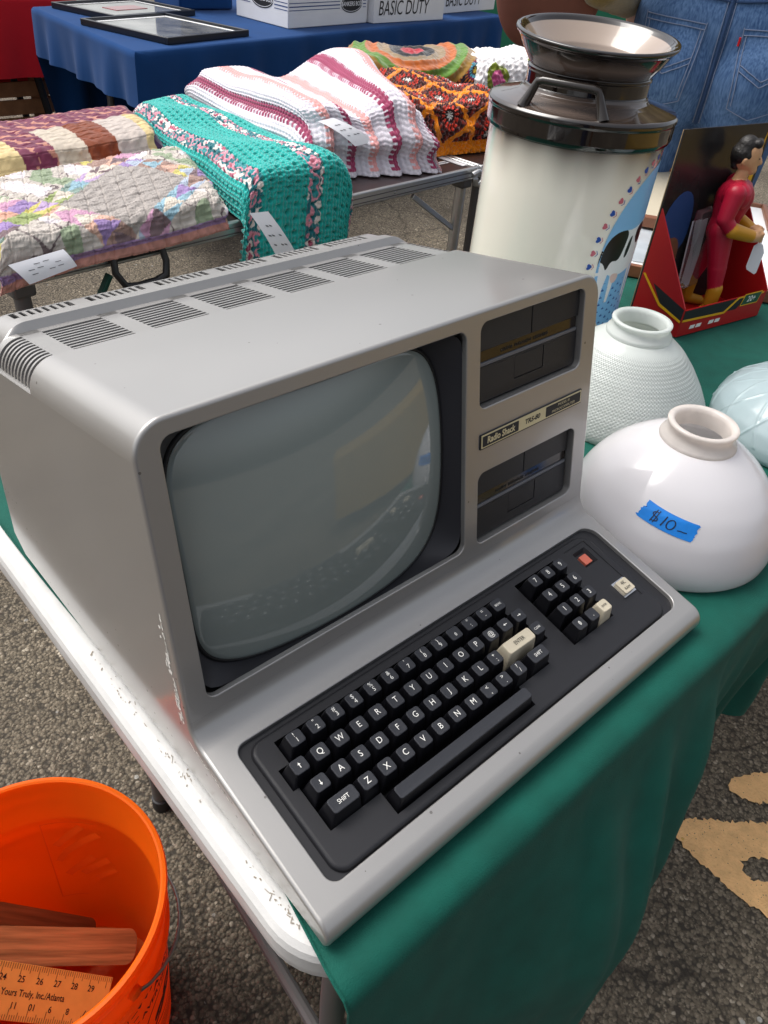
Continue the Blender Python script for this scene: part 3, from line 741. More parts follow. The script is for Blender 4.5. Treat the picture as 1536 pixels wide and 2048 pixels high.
# cream sticker block beside the number keys
st = MB().prism(mm(rrect(359.5, 379, -61.5, -43, .4)), -.0151, -.0128); kb('sticker_frame', st, 'chrome', bevel=.0007)
stk = kb('sticker', MB().prism(mm(rrect(361.3, 377.2, -59.6, -44.9, 1.6)), -.0129, -.0092), 'cream', bevel=.0016)
text('lettering', '4K', .0058, 'ink', stk, (.3692, -.0492, -.0090)); text('lettering', 'RAM', .0044, 'ink', stk, (.3692, -.0556, -.0090))
# chips in the paint along the front left edge
gq = np.random.default_rng(5); wr = MB()
def chip(P, Q, cx, cs):
    n_ = 7; pts = []
    for k in range(n_):
        a = 2 * math.pi * k / n_; pts.append((cx + P * math.cos(a) * gq.uniform(.5, 1.2), cs + Q * math.sin(a) * gq.uniform(.6, 1.2)))
    return pts
def onside(p):   # p = (d, s) on the left wall
    v = Pl(0, p[1], p[0]); v = draft(v); return (v.x - .00025, v.y, v.z)
for k in range(70):
    s_ = 96 - 100 * (k / 70) ** .75 + gq.normal() * 2.5; d_ = 8 + max(0, gq.normal()) * 3.2 + (2 if s_ > 40 else 0)
    wr.flat([(p[0], p[1]) for p in chip(gq.uniform(.5, 1.7), gq.uniform(1.4, 4.2), d_, s_)], 0, (), lambda a, b, _: onside((a, b)))
for k in range(34):
    t = k / 34; y_ = 46 - 50 * t + gq.normal() * 1.5; z_ = -21 - gq.uniform(0, 4)
    wr.flat(chip(gq.uniform(.8, 3), gq.uniform(.3, 1.0), y_, z_), 0, (), lambda a, b, _: (Kl(-59, a, b).x - .00025, Kl(-59, a, b).y, Kl(-59, a, b).z))
tag(wr.build('paint_chips', 'worn', comp, smooth=0, fix=False), kind='stuff')
# ================================================================ white folding table and its cloth
tb = empty('folding_table', (.9, .37, 0), 'white plastic folding table with scuffed rounded edge under the green cloth', 'table')
TX0, TX1, TY0, TY1 = -.019, 1.81, -.013, .755
def tpoly(i, r): return [(x - .9, y - .37) for x, y in rrect(TX0 + i, TX1 - i, TY0 + i, TY1 - i, max(.008, r - i), 10)]
top_ = MB(); rings = []
for (i, z) in ((.016, .7300), (.011, .7296), (.006, .7278), (.002, .7238), (.0, .718), (.0005, .702), (.002, .692), (.006, .688), (.012, .686)):
    rings.append([(*q, z) for q in tpoly(i, .062)])
for a, b in zip(rings, rings[1:]): top_.strip(a, b, True)
top_.flat(tpoly(.016, .062), .7300); top_.flat(tpoly(.012, .062), .686)
top_.build('tabletop', 'white_table', tb, smooth=50)
for pth in ([(.055, .045, .686), (.062, .055, .45), (.08, .07, .2), (.10, .085, .012)], [(.115, .60, .686), (.128, .597, .3), (.133, .592, .012)],
            [(1.68, .06, .686), (1.66, .07, .012)], [(1.68, .66, .686), (1.66, .66, .012)]):
    MB().tube([(p[0] - .9, p[1] - .37, p[2]) for p in pth], .0135, 14).build('leg', 'leg', tb)
    e = pth[-1]; MB().lathe([(.0135, .0), (.0165, .002), (.0165, .028), (.0135, .03)], (e[0] - .9, e[1] - .37, 0), 14, (True, True)).build('foot_cap', 'black', tb)
MB().tube([(.09 - .9, .085 - .37, .16), (.13 - .9, .60 - .37, .16)], .009, 10).build('crossbar', 'leg', tb)
gq = np.random.default_rng(8); sc_ = MB()
for k in range(120):       # scuffs gathered in a few rubbed places of the long edge and the corner
    y = float(np.clip(gq.choice([.30, .20, .05, .01, .0]) + gq.normal() * .028, .012, .5)); x = TX0 + .012 + abs(gq.normal()) * .0035
    if y < .05: x = TX0 + .012 + (.05 - y) ** 2 * 9 + abs(gq.normal()) * .006
    L = abs(gq.normal()) * .0009 + .0003; a = gq.normal() * .5 + 1.35; w = gq.uniform(.0001, .0006); c, s = math.cos(a), math.sin(a)
    z = .7303 if x > TX0 + .016 else .7303 - ((TX0 + .016 - x) / .016) ** 2.2 * .006
    sc_.add([(x - .9 - c * L - s * w, y - .37 - s * L + c * w, z + .0002), (x - .9 + c * L - s * w, y - .37 + s * L + c * w, z + .0002), (x - .9 + c * L + s * w, y - .37 + s * L - c * w, z + .0002), (x - .9 - c * L + s * w, y - .37 - s * L - c * w, z + .0002)], [(0, 1, 2, 3)])
tag(sc_.build('scuffs', 'scuff', tb, smooth=0, fix=False), kind='stuff')

nu, nv = 260, 150
TC = TY1 - TY0
sv = np.concatenate([np.linspace(-.14, 0, 12)[:-1], np.linspace(0, TC, 70)[:-1], np.linspace(TC, TC + .635, 69)]); nv = len(sv)
U, S = np.meshgrid(np.linspace(0, 1, nu), sv, indexing='ij')
SH = 1 - .38 * (lambda q: q * q * (3 - 2 * q))(np.clip((U * 1.84 - .30) / .30, 0, 1))
t = np.clip(S - TC, 0, None) * SH; tb_ = np.clip(-S, 0, None); Y0 = TY1 - np.clip(S, 0, TC)
xl = .0045 - .012 * np.clip((.08 - Y0) / .09, 0, 1) + .004 * np.sin(Y0 * 9) - .012 * np.clip(t / .5, 0, 1)
X = xl + (1.845 - xl) * U
rad = .014
def bend(q): return np.where(q < rad * math.pi / 2, rad * np.sin(q / rad), rad), np.where(q < rad * math.pi / 2, rad * (1 - np.cos(np.minimum(q / rad, math.pi / 2))), rad + (q - rad * math.pi / 2))
oy, dz = bend(t); oyb, dzb = bend(tb_)
sm = lambda q: q * q * (3 - 2 * q)
T1 = sm(np.clip(t / .30, 0, 1)); T2 = sm(np.clip(t / .16, 0, 1))
bul = .070 * np.exp(-((X - .30) / .19) ** 2) + .02 * np.exp(-((X - .02) / .1) ** 2) - .034 * sm(np.clip((X - .42) / .22, 0, 1))
fold = .011 * np.sin(X * 30 + 2.2 * t + .8 * np.sin(X * 9)) * (.35 + np.clip((X - .35) / .4, 0, 1)) + .006 * np.sin(X * 61 + 4 * t + 1.2) * np.clip((X - .45) / .3, 0, 1)
rays = 0
for (x0_, sl_, w_, am_) in ((.30, .10, .030, .018), (.41, .28, .022, .022), (.50, .24, .026, .022), (.60, .20, .022, .020), (.72, .12, .030, .020), (.86, .08, .030, .018)):
    rays = rays + am_ * np.exp(-(((X - x0_ + sl_ * t) / w_) ** 2)) * sm(np.clip((t - .01) / .10, 0, 1)) * (1 - .45 * np.clip(t / .6, 0, 1))
Y = Y0 - oy - bul * T1 - (fold + rays) * T2 + .02 * np.clip(t - .45, 0, 1) + oyb
Z = .7318 - dz - dzb + (.0016 * np.sin(X * 17 + Y0 * 9) + .001 * np.sin(X * 41 - Y0 * 23)) * (t == 0) * (tb_ == 0) * .4
Z = Z + .012 * np.sin(X * 13) * np.clip(t / .6, 0, 1)
WR = np.stack([X, t], -1); Y -= (.0035 * sinoise(WR, 16, 5, 4) + .0105 * (abs(np.sin(X * 19 + 3.4 * t + 1.1 * np.sin(X * 7))) ** .6 - .6) * np.clip((X - .12) * 3, 0, 1)) * sm(np.clip(t / .08, 0, 1))
Z += .0006 * sinoise(np.stack([X, Y0], -1), 30, 7, 3) * (t == 0) * (X > .5)
Y -= .006 * np.sin(X * 26 + 1) * np.exp(-(t / .05) ** 2) * (t > 0) * np.clip((X - .45) * 4, 0, 1)
cl = gridobj('tablecloth', np.stack([X, Y, Z], -1), 'green')
tag(cl, 'dark green cloth over the table hanging in folds to the asphalt', 'tablecloth')
hem = MB(); k_ = [(float(X[0, j]) - .0004, float(Y[0, j]) - .0004, float(Z[0, j]) + .0008) for j in range(nv)]; hem.tube(k_[20:], .0011, 5); hem.build('hem', 'green', cl)

# ================================================================ milk glass lamp shades
def shade(name, loc, prof, m, label, nseg=160, disp=None, neck_z=None):
    e = empty(name, loc, label, 'lamp shade', 'milk glass lamp shades on the green cloth'); prof = np.array(prof)
    L = np.concatenate([[0], np.cumsum(np.hypot(*np.diff(prof, axis=0).T))]); n = 170 if disp else 90
    tt = np.linspace(0, L[-1], n); r = np.interp(tt, L, prof[:, 0]); z = np.interp(tt, L, prof[:, 1])
    k = np.array([1, 2, 3, 2, 1.]); k /= k.sum()
    for _ in range(2): r[2:-2] = np.convolve(r, k, 'valid'); z[2:-2] = np.convolve(z, k, 'valid')
    a = np.linspace(0, 2 * math.pi, nseg, endpoint=False); A, T = np.meshgrid(a, tt, indexing='ij'); rr = np.tile(r, (nseg, 1)); zz = np.tile(z, (nseg, 1))
    if disp is not None: rr = rr + disp(A, T, zz, rr)
    gridobj('glass_body', np.stack([rr * np.cos(A), rr * np.sin(A), zz], -1), m, e, wu=True)
    return e
def full(prof, th=.004):      # outside then back down the inside
    return prof + [(max(.002, r - th), z - .0015) for r, z in reversed(prof)]
def neck(e, r, z0, z1, m):
    MB().lathe([(r + .0060, z0 - .004), (r + .0062, z0), (r + .0050, z0 + .003), (r + .001, z0 + .006), (r - .0004, z0 + .011), (r, z1 - .005), (r + .0022, z1 - .003), (r + .0024, z1 - .0008), (r + .001, z1 + .0008), (r - .003, z1 + .0006), (r - .0052, z1 - .001), (r - .0062, z1 - .005), (r - .0060, z0)], (0, 0, 0), 96).build('collar', m, e, smooth=60)
P1 = [(.1155, 0), (.1185, .004), (.1195, .014), (.1170, .032), (.1100, .054), (.0970, .0765), (.0800, .0950), (.0610, .1100), (.0485, .1180), (.0405, .1225)]
s1 = shade('lamp_shade', (.604, .124, ZT + .004), full(P1), 'milk', 'plain smooth white glass lamp shade with blue price tape', 200)
neck(s1, .0355, .1215, .1415, 'neck')
def s1_surf(az, z, off=.0006):
    r = float(np.interp(z, [p[1] for p in P1], [p[0] for p in P1])) + off; return Vector((r * math.cos(az), r * math.sin(az), z))
def s1_map(x, y):   # tape plane (metres) to the glass
    ca, sa = math.cos(R(-11)), math.sin(R(-11)); X_, Y_ = x * ca - y * sa, x * sa + y * ca
    az = R(-158) + X_ / .103; ts = .066; k = .62
    return s1_surf(az, .072 + Y_ * k)
n1, n2 = 40, 14
gq = np.random.default_rng(3); jl = gq.normal(size=n2) * .0009; jr = gq.normal(size=n2) * .0009
Pt = np.array([[s1_map(-.031 + .062 * i / (n1 - 1) + (jl[j] if i == 0 else jr[j] if i == n1 - 1 else 0), -.0135 + .027 * j / (n2 - 1)) for j in range(n2)] for i in range(n1)])
tp = gridobj('price_tape', Pt, 'tape', s1)
def stroke(pts, w, name='handwriting'):
    mb = MB(); V = [Vector((*p, 0)) for p in pts]; A, B = [], []
    for i, p in enumerate(V):
        d = (V[min(i + 1, len(V) - 1)] - V[max(i - 1, 0)]).normalized(); nn = Vector((-d.y, d.x, 0)) * w
        A.append(p + nn); B.append(p - nn)
    f = lambda q: s1_map(q.x, q.y) + s1_map(q.x, q.y).normalized() * .0004
    mb.strip([f(q) for q in A], [f(q) for q in B]); mb.build(name, 'marker', tp, smooth=0, fix=False)
def arcp(cx, cy, rx, ry, a0, a1, n=14): return [(cx + rx * math.cos(R(a0 + (a1 - a0) * k / n)), cy + ry * math.sin(R(a0 + (a1 - a0) * k / n))) for k in range(n + 1)]
stroke(arcp(-.0145, .0035, .004, .0032, 60, 270) + arcp(-.0145, -.0035, .004, .0034, 90, -120), .0006)
stroke([(-.016, .0095), (-.0162, 0), (-.0164, -.0095)], .0006); stroke([(-.0128, .0095), (-.013, 0), (-.0132, -.0095)], .0006)
stroke([(-.0035, .008), (-.004, 0), (-.0047, -.008)], .0007)
stroke(arcp(.004, -.0005, .0042, .0072, 100, 460, 26), .0007); stroke([(.0125, -.0045), (.016, -.0035), (.019, -.0038), (.0225, -.003)], .0007)
P2 = [(.1225, 0), (.1248, .004), (.1240, .012), (.1170, .030), (.1040, .052), (.0880, .074), (.0710, .0930), (.0560, .1060), (.0470, .1120), (.0430, .1150)]
s2 = shade('lamp_shade', (.790, .322, ZT + .004), full(P2), 'milk_cool', 'white glass lamp shade pressed with a fine waffle texture in front of the milk can', 720,
           lambda A, T, z, r: .0012 * np.cos(A * 120) * np.cos(T * 2 * math.pi / .0050) * (T < .165) * np.clip(z / .01, 0, 1) * np.clip((.106 - z) / .008, 0, 1))
neck(s2, .0385, .1165, .1345, 'milk_cool')
P3 = [(.1275, 0), (.1315, .005), (.1315, .018), (.126, .036), (.113, .054), (.094, .068), (.074, .076), (.056, .080), (.046, .082)]
def lattice(A, T, z, r):
    n_ = 14; u = np.clip(T / .135, 0, 1); out = 0
    for sgn in (1, -1):
        q = (A * n_ / (2 * math.pi) + sgn * (1.15 * u ** .8)) % 1.0; dd = np.minimum(q, 1 - q) * (2 * math.pi / n_) * r
        out = out + .0016 * np.exp(-(dd / .0016) ** 2)
    return out * (u > .14) * (u < .98)
s3 = shade('lamp_shade', (.957, .116, ZT + .004), full(P3), 'milk_blue', 'bluish white glass lamp shade moulded with crossing petal arches', 620, lattice)
neck(s3, .039, .084, .102, 'milk_blue')

# ================================================================ ceramic milk can
CC = (.902, .570, ZT + .004)
can = empty('milk_can', CC, 'tall cream ceramic milk can with brown glazed neck and painted cow', 'milk can')
def cglaze(z, x):
    cream = np.array(lin('#f0eadb')); br = np.array(lin('#3a2c26')); k = np.clip((z - .236) / .078, 0, 1)[..., None] ** 1.9
    return cream * (1 - k) + br * k
RB = .128
zz = np.concatenate([np.linspace(0, .02, 8)[:-1], np.linspace(.02, .318, 70)]); rr = np.where(zz < .012, RB - .006 * (1 - zz / .012) ** 2, RB)
a = np.linspace(0, 2 * math.pi, 200, endpoint=False); A, Zz = np.meshgrid(a, zz, indexing='ij'); Rr_ = np.tile(rr, (200, 1))
cv = cglaze(Zz + .004 * np.sin(A * 7) + .003 * np.sin(A * 17 + 2), None)
gridobj('body', np.stack([Rr_ * np.cos(A), Rr_ * np.sin(A), Zz], -1), 'ceramic', can, col=cv, wu=True)
def glazed(name, prof, colf, nseg=160):
    pr = np.array(prof); L = np.concatenate([[0], np.cumsum(np.hypot(*np.diff(pr, axis=0).T))]); tt = np.unique(np.concatenate([np.linspace(0, L[-1], 110), L])); r = np.interp(tt, L, pr[:, 0]); z = np.interp(tt, L, pr[:, 1])
    k = np.array([1, 2, 1.]) / 4
    for _ in range(3): r[1:-1] = np.convolve(r, k, 'valid'); z[1:-1] = np.convolve(z, k, 'valid')
    a = np.linspace(0, 2 * math.pi, nseg, endpoint=False); A, T = np.meshgrid(a, tt / L[-1], indexing='ij'); rr = np.tile(r, (nseg, 1)); zz = np.tile(z, (nseg, 1))
    return gridobj(name, np.stack([rr * np.cos(A), rr * np.sin(A), zz], -1), 'ceramic', can, col=colf(A, T, rr, zz), wu=True)
BL, BR, GY, PK = (np.array(lin(c)) for c in ('#17110f', '#6a5b52', '#8b8984', '#9d8d80'))
mixc = lambda a, b, k: a * (1 - k[..., None]) + b * k[..., None]
# black ring, sloping shoulder
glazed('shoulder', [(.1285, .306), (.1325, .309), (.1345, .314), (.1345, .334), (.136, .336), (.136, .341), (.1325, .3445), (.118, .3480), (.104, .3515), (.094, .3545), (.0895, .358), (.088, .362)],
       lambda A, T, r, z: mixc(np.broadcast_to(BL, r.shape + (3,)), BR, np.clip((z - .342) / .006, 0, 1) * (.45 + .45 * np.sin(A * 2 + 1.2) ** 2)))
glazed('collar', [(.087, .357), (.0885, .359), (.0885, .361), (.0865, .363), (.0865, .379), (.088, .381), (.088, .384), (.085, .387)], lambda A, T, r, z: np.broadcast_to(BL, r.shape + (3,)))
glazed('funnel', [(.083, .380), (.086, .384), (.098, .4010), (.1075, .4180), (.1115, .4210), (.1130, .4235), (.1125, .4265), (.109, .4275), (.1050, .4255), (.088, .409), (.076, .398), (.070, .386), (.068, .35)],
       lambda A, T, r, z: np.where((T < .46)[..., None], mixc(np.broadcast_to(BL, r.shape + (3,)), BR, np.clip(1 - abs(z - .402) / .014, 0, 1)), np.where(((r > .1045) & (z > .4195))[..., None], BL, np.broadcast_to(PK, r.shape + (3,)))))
fun_ = [o for o in can.children if o.name.startswith('funnel')][0]; piv = Vector((0, 0, .400)); tl_ = Matrix.Translation(piv + Vector((0, 0, .003))) @ Matrix.Rotation(R(4.5), 4, Vector((.745, -.667, 0))) @ Matrix.Translation(-piv); fun_.data.transform(tl_)
for az in (R(-158), R(22)):     # angular bail handles
    ex = Vector((math.cos(az), math.sin(az), 0)); ey = Vector((-math.sin(az), math.cos(az), 0)); H = []
    def hp(s, r, z): return ex * math.sqrt(max(0, r * r - s * s)) + ey * s + Vector((0, 0, z))
    pts = [hp(-.056, .126, .344), hp(-.052, .122, .353), hp(-.044, .117, .371), hp(-.041, .116, .3765), hp(-.034, .115, .3785), hp(.034, .115, .3785), hp(.041, .116, .3765), hp(.044, .117, .371), hp(.052, .122, .353), hp(.056, .126, .344)]
    MB().tube(pts, [.0085, .007, .0055, .0055, .0055, .0055, .0055, .0055, .007, .0085], 12).build('handle', 'gloss', can, smooth=60)
# painted oval: blue field, cow, fence, tufts and a ring of hearts
AZ0, ZC, EA, EB = R(-65), .150, .104, .136
gp = np.linspace(-.135, .135, 430); gz = np.linspace(.008, .312, 480); PP, QQ = np.meshgrid(gp, gz, indexing='ij'); x = PP; y = QQ - ZC
el = (x / EA) ** 2 + (y / EB) ** 2; dec = np.zeros(PP.shape + (3,)); msk = el <= 1
dec[:] = lin('#86bde6')
def pin(poly, x, y):
    ins = np.zeros(x.shape, bool); j = len(poly) - 1
    for i in range(len(poly)):
        (xi, yi), (xj, yj) = poly[i], poly[j]; c = ((yi > y) != (yj > y)) & (x < (xj - xi) * (y - yi) / (yj - yi + 1e-12) + xi); ins ^= c; j = i
    return ins
def seg(x0, y0, x1, y1, w):
    dx, dy = x1 - x0, y1 - y0; k = np.clip(((x - x0) * dx + (y - y0) * dy) / (dx * dx + dy * dy), 0, 1); return np.hypot(x - x0 - k * dx, y - y0 - k * dy) < w
GRN = y < -.028
tx, ty = (x + .5) % .0118 - .0059, (y + .5 + .0045 * (np.floor((x + .5) / .0118) % 2)) % .0118 - .0059
tuft = GRN & ((abs(ty + .001) < .0011) & (abs(tx) < .0028) | (abs(tx) < .0008) & (ty > -.001) & (ty < .002))
dec[tuft & msk] = lin('#1e4f9a')
WH, BK = np.array(lin('#f0efec')), np.array(lin('#1d1513'))
x = x + .044; y = y - .010
for q in (seg(-.095, .006, -.052, .010, .0024), seg(-.095, -.026, -.056, -.022, .0024), seg(-.068, -.034, -.066, .018, .0030), seg(.05, .008, .1, .006, .0024), seg(.05, -.024, .1, -.024, .0024), seg(.074, -.034, .074, .016, .003)): dec[q & msk] = WH
legs = [[(-.056, -.010), (-.034, -.014), (-.040, -.048), (-.039, -.086), (-.047, -.088), (-.050, -.052)], [(-.030, -.02), (-.018, -.02), (-.019, -.046), (-.022, -.07), (-.027, -.07), (-.028, -.045)], [(.030, -.012), (.046, -.012), (.040, -.05), (.041, -.085), (.034, -.086), (.032, -.05)], [(.018, -.02), (.028, -.02), (.026, -.07), (.020, -.07)]]
body = chaikin([(-.058, -.012), (-.055, .018), (-.045, .034), (-.028, .041), (.0, .038), (.028, .044), (.050, .046), (.052, .015), (.046, -.014), (.02, -.024), (-.018, -.030), (-.034, -.026)], 3)
head = chaikin([(.040, .040), (.054, .060), (.072, .056), (.084, .030), (.076, .022), (.062, .030), (.048, .024)], 2)
for q in legs: dec[pin(q, x, y) & msk] = WH
dec[pin(body, x, y) & msk] = WH; dec[pin(head, x, y) & msk] = BK
for q in ([(-.060, .012), (-.046, .036), (-.022, .043), (-.008, .036), (-.012, .014), (-.020, -.006), (-.036, -.003), (-.042, -.020), (-.050, -.006), (-.058, -.004)], [(-.002, .026), (.006, .030), (.004, .004), (-.006, -.006), (-.008, .006)], [(.016, .040), (.04, .046), (.046, .02), (.028, .010), (.014, .022)]):
    dec[pin(chaikin(q, 2), x, y) & pin(body, x, y) & msk] = BK
for q in (seg(-.057, .012, -.064, -.022, .0016), seg(-.064, -.022, -.067, -.036, .0022)): dec[q & msk] = BK
dec[seg(-.067, -.036, -.078, -.062, .0042) & msk] = lin('#dcd8d2'); dec[pin([(-.050, -.082), (-.037, -.082), (-.037, -.09), (-.049, -.09)], x, y) & msk] = BK
dec[pin(chaikin([(-.030, -.024), (-.008, -.026), (-.012, -.040), (-.024, -.040)], 2), x, y) & msk] = lin('#e8c9bd')
x = x - .044; y = y + .010
full_m = msk.copy(); nh = 46
for k in range(nh):
    th = 2 * math.pi * k / nh; ex_, ey_ = math.cos(th), math.sin(th); hx_, hy_ = (EA + .0105) * ex_, (EB + .0105) * ey_; nx_, ny_ = ex_ / EA, ey_ / EB; nl = math.hypot(nx_, ny_); nx_, ny_ = nx_ / nl, ny_ / nl
    lx = (x - hx_) * (-ny_) + (y - hy_) * nx_; ly = (x - hx_) * nx_ + (y - hy_) * ny_
    u_, v_ = lx / .0042, (ly - .0015) / .0042
    heart = (u_ ** 2 + v_ ** 2 - 1) ** 3 - u_ ** 2 * (v_) ** 3 < 0
    chev = (abs(ly + .0052 - abs(lx) * .75) < .0011) & (abs(lx) < .0048)
    c1, c2 = (lin('#1d4fa6'), lin('#c96a78')) if k % 2 else (lin('#c96a78'), lin('#1d4fa6'))
    dec[heart] = c1; dec[chev & ~msk] = c2; full_m |= heart | (chev & ~msk)
az = AZ0 + PP / RB; rq = RB + .0005
gridobj('painted_oval', np.stack([rq * np.cos(az), rq * np.sin(az), QQ], -1), 'decal', can, col=dec, mask=full_m)

# ================================================================ toy display box and plain doll
TBX = empty('toy_box', (1.076, .398, ZT + .004), 'open fronted red and black toy display box with yellow stripe beside the milk can', 'toy box', rz=R(-9))
Wb, Db, Hb = .230, .105, .305
MB().box((Wb / 2, Db + .001, Hb / 2), (Wb, .003, Hb)).build('back_card', 'toy_black', TBX)
MB().box((Wb / 2, Db + .0035, Hb / 2), (Wb - .001, .0015, Hb - .001)).build('card_backing', 'toy_kraft', TBX)
for x0 in (0.0, Wb - .0025):
    MB().prism([(0, 0), (Db - .001, 0), (Db - .001, .185), (0, .052)], 0, .0025, (), lambda a, b, c: (x0 + c, a, b)).build('side_panel', 'toy_red', TBX)
MB().box((Wb / 2, .00125, .024), (Wb - .006, .0025, .048)).build('front_panel', 'toy_red', TBX); MB().box((Wb / 2, Db / 2, .0012), (Wb - .006, Db - .004, .0024)).build('floor_panel', 'toy_red', TBX)
def band(name, m, P, off): MB().prism(P, -.0003, .0, (), lambda a, b, c: (a, -.0003 - off + c, b)).build(name, m, TBX, smooth=0)
band('printed_stripe', 'ink', [(.004, .047), (.004, .030), (.150, .026), (.170, .047)], 0); band('printed_stripe', 'toy_yellow', [(.004, .031), (.004, .027), (.118, .0235), (.150, .046), (.220, .046), (.220, .049), (.146, .049), (.115, .0275)], .0003)
band('age_badge', 'toy_yellow', [(.158, .030), (.208, .030), (.214, .052), (.164, .052)], .0006); bdg = None
band('age_badge_field', 'toy_green', [(.160, .032), (.2065, .032), (.2118, .050), (.1655, .050)], .0009)
text('lettering', '20+', .015, 'legend', TBX, (.186, -.0016, .041), (R(90), 0, 0), bold=.0002)
for k in range(6): band('small_print', 'legend', [(.030 + k * .017, .010), (.043 + k * .017, .010), (.0445 + k * .017, .0165), (.0315 + k * .017, .0165)], .0) if k % 3 != 2 else None
def sband(m, P, off): MB().prism(P, 0, .0003, (), lambda a, b, c: (-.0004 - off - c, a, b)).build('printed_stripe', m, TBX, smooth=0)
sband('ink', [(.0005, .030), (.0005, .050), (.075, .068), (.050, .040)], 0); sband('toy_yellow', [(.0005, .026), (.0005, .030), (.050, .041), (.098, .078), (.102, .076), (.052, .0365)], .0004)
def cband(name, m, P, off=0.0): MB().prism(P, 0, .0004, (), lambda a, b, c: (a, Db - .0006 - off - c, b)).build(name, m, TBX, smooth=0)
cband('printed_glow', 'navy', chaikin([(.012, .10), (.09, .10), (.085, .19), (.05, .215), (.012, .18)], 2)); cband('printed_flash', 'toy_yellow', [(.205, .16), (.214, .24), (.222, .30), (.2225, .20)])
cband('printed_glow', 'frame_wood', chaikin([(.02, .06), (.08, .06), (.075, .13), (.03, .13)], 2), .0005)
MB().box((.108, .088, .11), (.038, .014, .14), Matrix.Rotation(R(-8), 3, 'Y')).build('plastic_insert', 'clear', TBX, bevel=.003)
MB().box((.106, .096, .10), (.030, .002, .12), Matrix.Rotation(R(-8), 3, 'Y')).build('leaflet', 'paper', TBX)

dl = empty('toy_doll', (1.212, .444, ZT + .0068), 'plain crimson suited toy doll with mustard boots standing in the display box', 'doll', rz=R(-62) + R(90))
SU, OC, SK, HR = lin('#a3122f'), lin('#b98420'), lin('#c99a72'), lin('#15120f')
caps = []; cols = []
def cp(c, p0, r0, p1, r1, sq=None): caps.append((p0, r0, p1, r1, sq) if sq else (p0, r0, p1, r1)); cols.append(c)
# faces -Y in its own frame; 0.29 m tall
for sx, fy in ((-1, -.022), (1, .020)):
    cp(SU, (sx * .016, 0, .145), .0215, (sx * .021, fy * .6, .088), .0160); cp(SU, (sx * .021, fy * .6, .088), .0165, (sx * .023, fy, .045), .0115)
    cp(OC, (sx * .023, fy, .052), .0132, (sx * .023, fy, .014), .0118); cp(OC, (sx * .023, fy + .006, .010), .0105, (sx * .025, fy - .026, .0085), .0090)
cp(SU, (0, 0, .147), .0265, (0, 0, .165), .0245); cp(SU, (0, 0, .165), .0245, (0, -.003, .200), .0310, None)
cp(SU, (-.020, -.004, .207), .0235, (.020, -.004, .207), .0235); cp(SU, (-.012, -.012, .212), .0165, (.012, -.012, .212), .0165)
cp(SK, (0, 0, .226), .0115, (0, -.002, .240), .0108)
for sx in (-1, 1):
    cp(SU, (sx * .040, 0, .214), .0165, (sx * .050, .004, .176), .0135); cp(SU, (sx * .050, .004, .176), .0128, (sx * .047, -.012, .160), .0118)
    cp(OC, (sx * .047, -.014, .160), .0130, (sx * .022, -.046, .150), .0108); cp(SK, (sx * .020, -.050, .149), .0098, (sx * .008, -.058, .148), .0102)
    for f_ in range(4): cp(SK, (sx * (.014 - .001 * f_), -.066, .1545 - .0042 * f_), .0032, (sx * (.004), -.062, .1535 - .0042 * f_), .0030)
    cp(SK, (sx * .017, -.056, .157), .0034, (sx * .008, -.063, .158), .0030)
cp(SK, (0, -.001, .262), .0195, (0, -.001, .272), .0195, (.86, 1.02, 1)); cp(SK, (0, -.010, .252), .0125, (0, -.013, .247), .0090); cp(SK, (0, -.0205, .264), .0032, (0, -.0225, .2585), .0040)
for sx in (-1, 1): cp(SK, (sx * .0172, .002, .262), .0042, (sx * .0172, .003, .257), .0034)
cp(SK, (-.004, -.0185, .2505), .0022, (.004, -.0185, .2505), .0022)
smin_blob('body', caps, .0016, 'doll', dl, 3, cols)
hb = [((0, .006, .270), .0205, (0, .004, .280), .0170), ((-.008, -.010, .2865), .0075, (.008, -.012, .2865), .0070), ((0, .014, .262), .0120, (0, .013, .250), .0080), ((-.0145, .006, .272), .0060, (-.0150, .004, .262), .0040), ((.0145, .006, .272), .0060, (.0150, .004, .262), .0040)]
smin_blob('hair', hb, .0014, 'hair', dl, 2)
for sx in (-1, 1): MB().box((sx * .0065, -.0195, .2655), (.0062, .0016, .0018)).build('eye', 'ink', dl, bevel=.0005)
tg = MB(); tg.prism([(-.011, 0), (-.011, -.036), (-.008, -.040), (.008, -.040), (.011, -.036), (.011, 0), (.004, .010), (-.004, .010)], 0, .0006, (), lambda a, b, c: (-.002 - c, -.070 + a * .9, b + .126 + a * .35)); tg.build('price_tag', 'paper', dl, smooth=0)
MB().tube([(0, -.066, .147), (.001, -.070, .141), (0, -.0705, .135)], .0008, 6).build('tag_string', 'paper', dl)

# ================================================================ framed pictures lying on the cloth
def frame(name, loc, w, h, d, bw, rz, label, mf, layers, group, tilt=(0, 0)):
    e = empty(name, loc, label, 'picture frame', group, rz); e.rotation_euler = (tilt[0], tilt[1], rz)
    for (x0, x1, y0, y1) in ((0, w, 0, bw), (0, w, h - bw, h), (0, bw, bw, h - bw), (w - bw, w, bw, h - bw)):
        MB().box(((x0 + x1) / 2, (y0 + y1) / 2, d / 2), (x1 - x0, y1 - y0, d)).build('frame_rail', mf, e, bevel=.002)
    for (nm, m, i, z) in layers: MB().box((w / 2, h / 2, z), (w - 2 * bw - 2 * i + .002, h - 2 * bw - 2 * i + .002, .002)).build(nm, m, e)
    return e
frame('picture_frame', (1.395, .345, ZT + .0045), .62, .42, .024, .012, R(31), 'walnut picture frame with pale grey print and white mat behind the toy box', 'frame_wood', [('mat_board', 'mat_board', 0, .014), ('print', 'picture_grey', .035, .0165)], 'pictures on the green cloth')
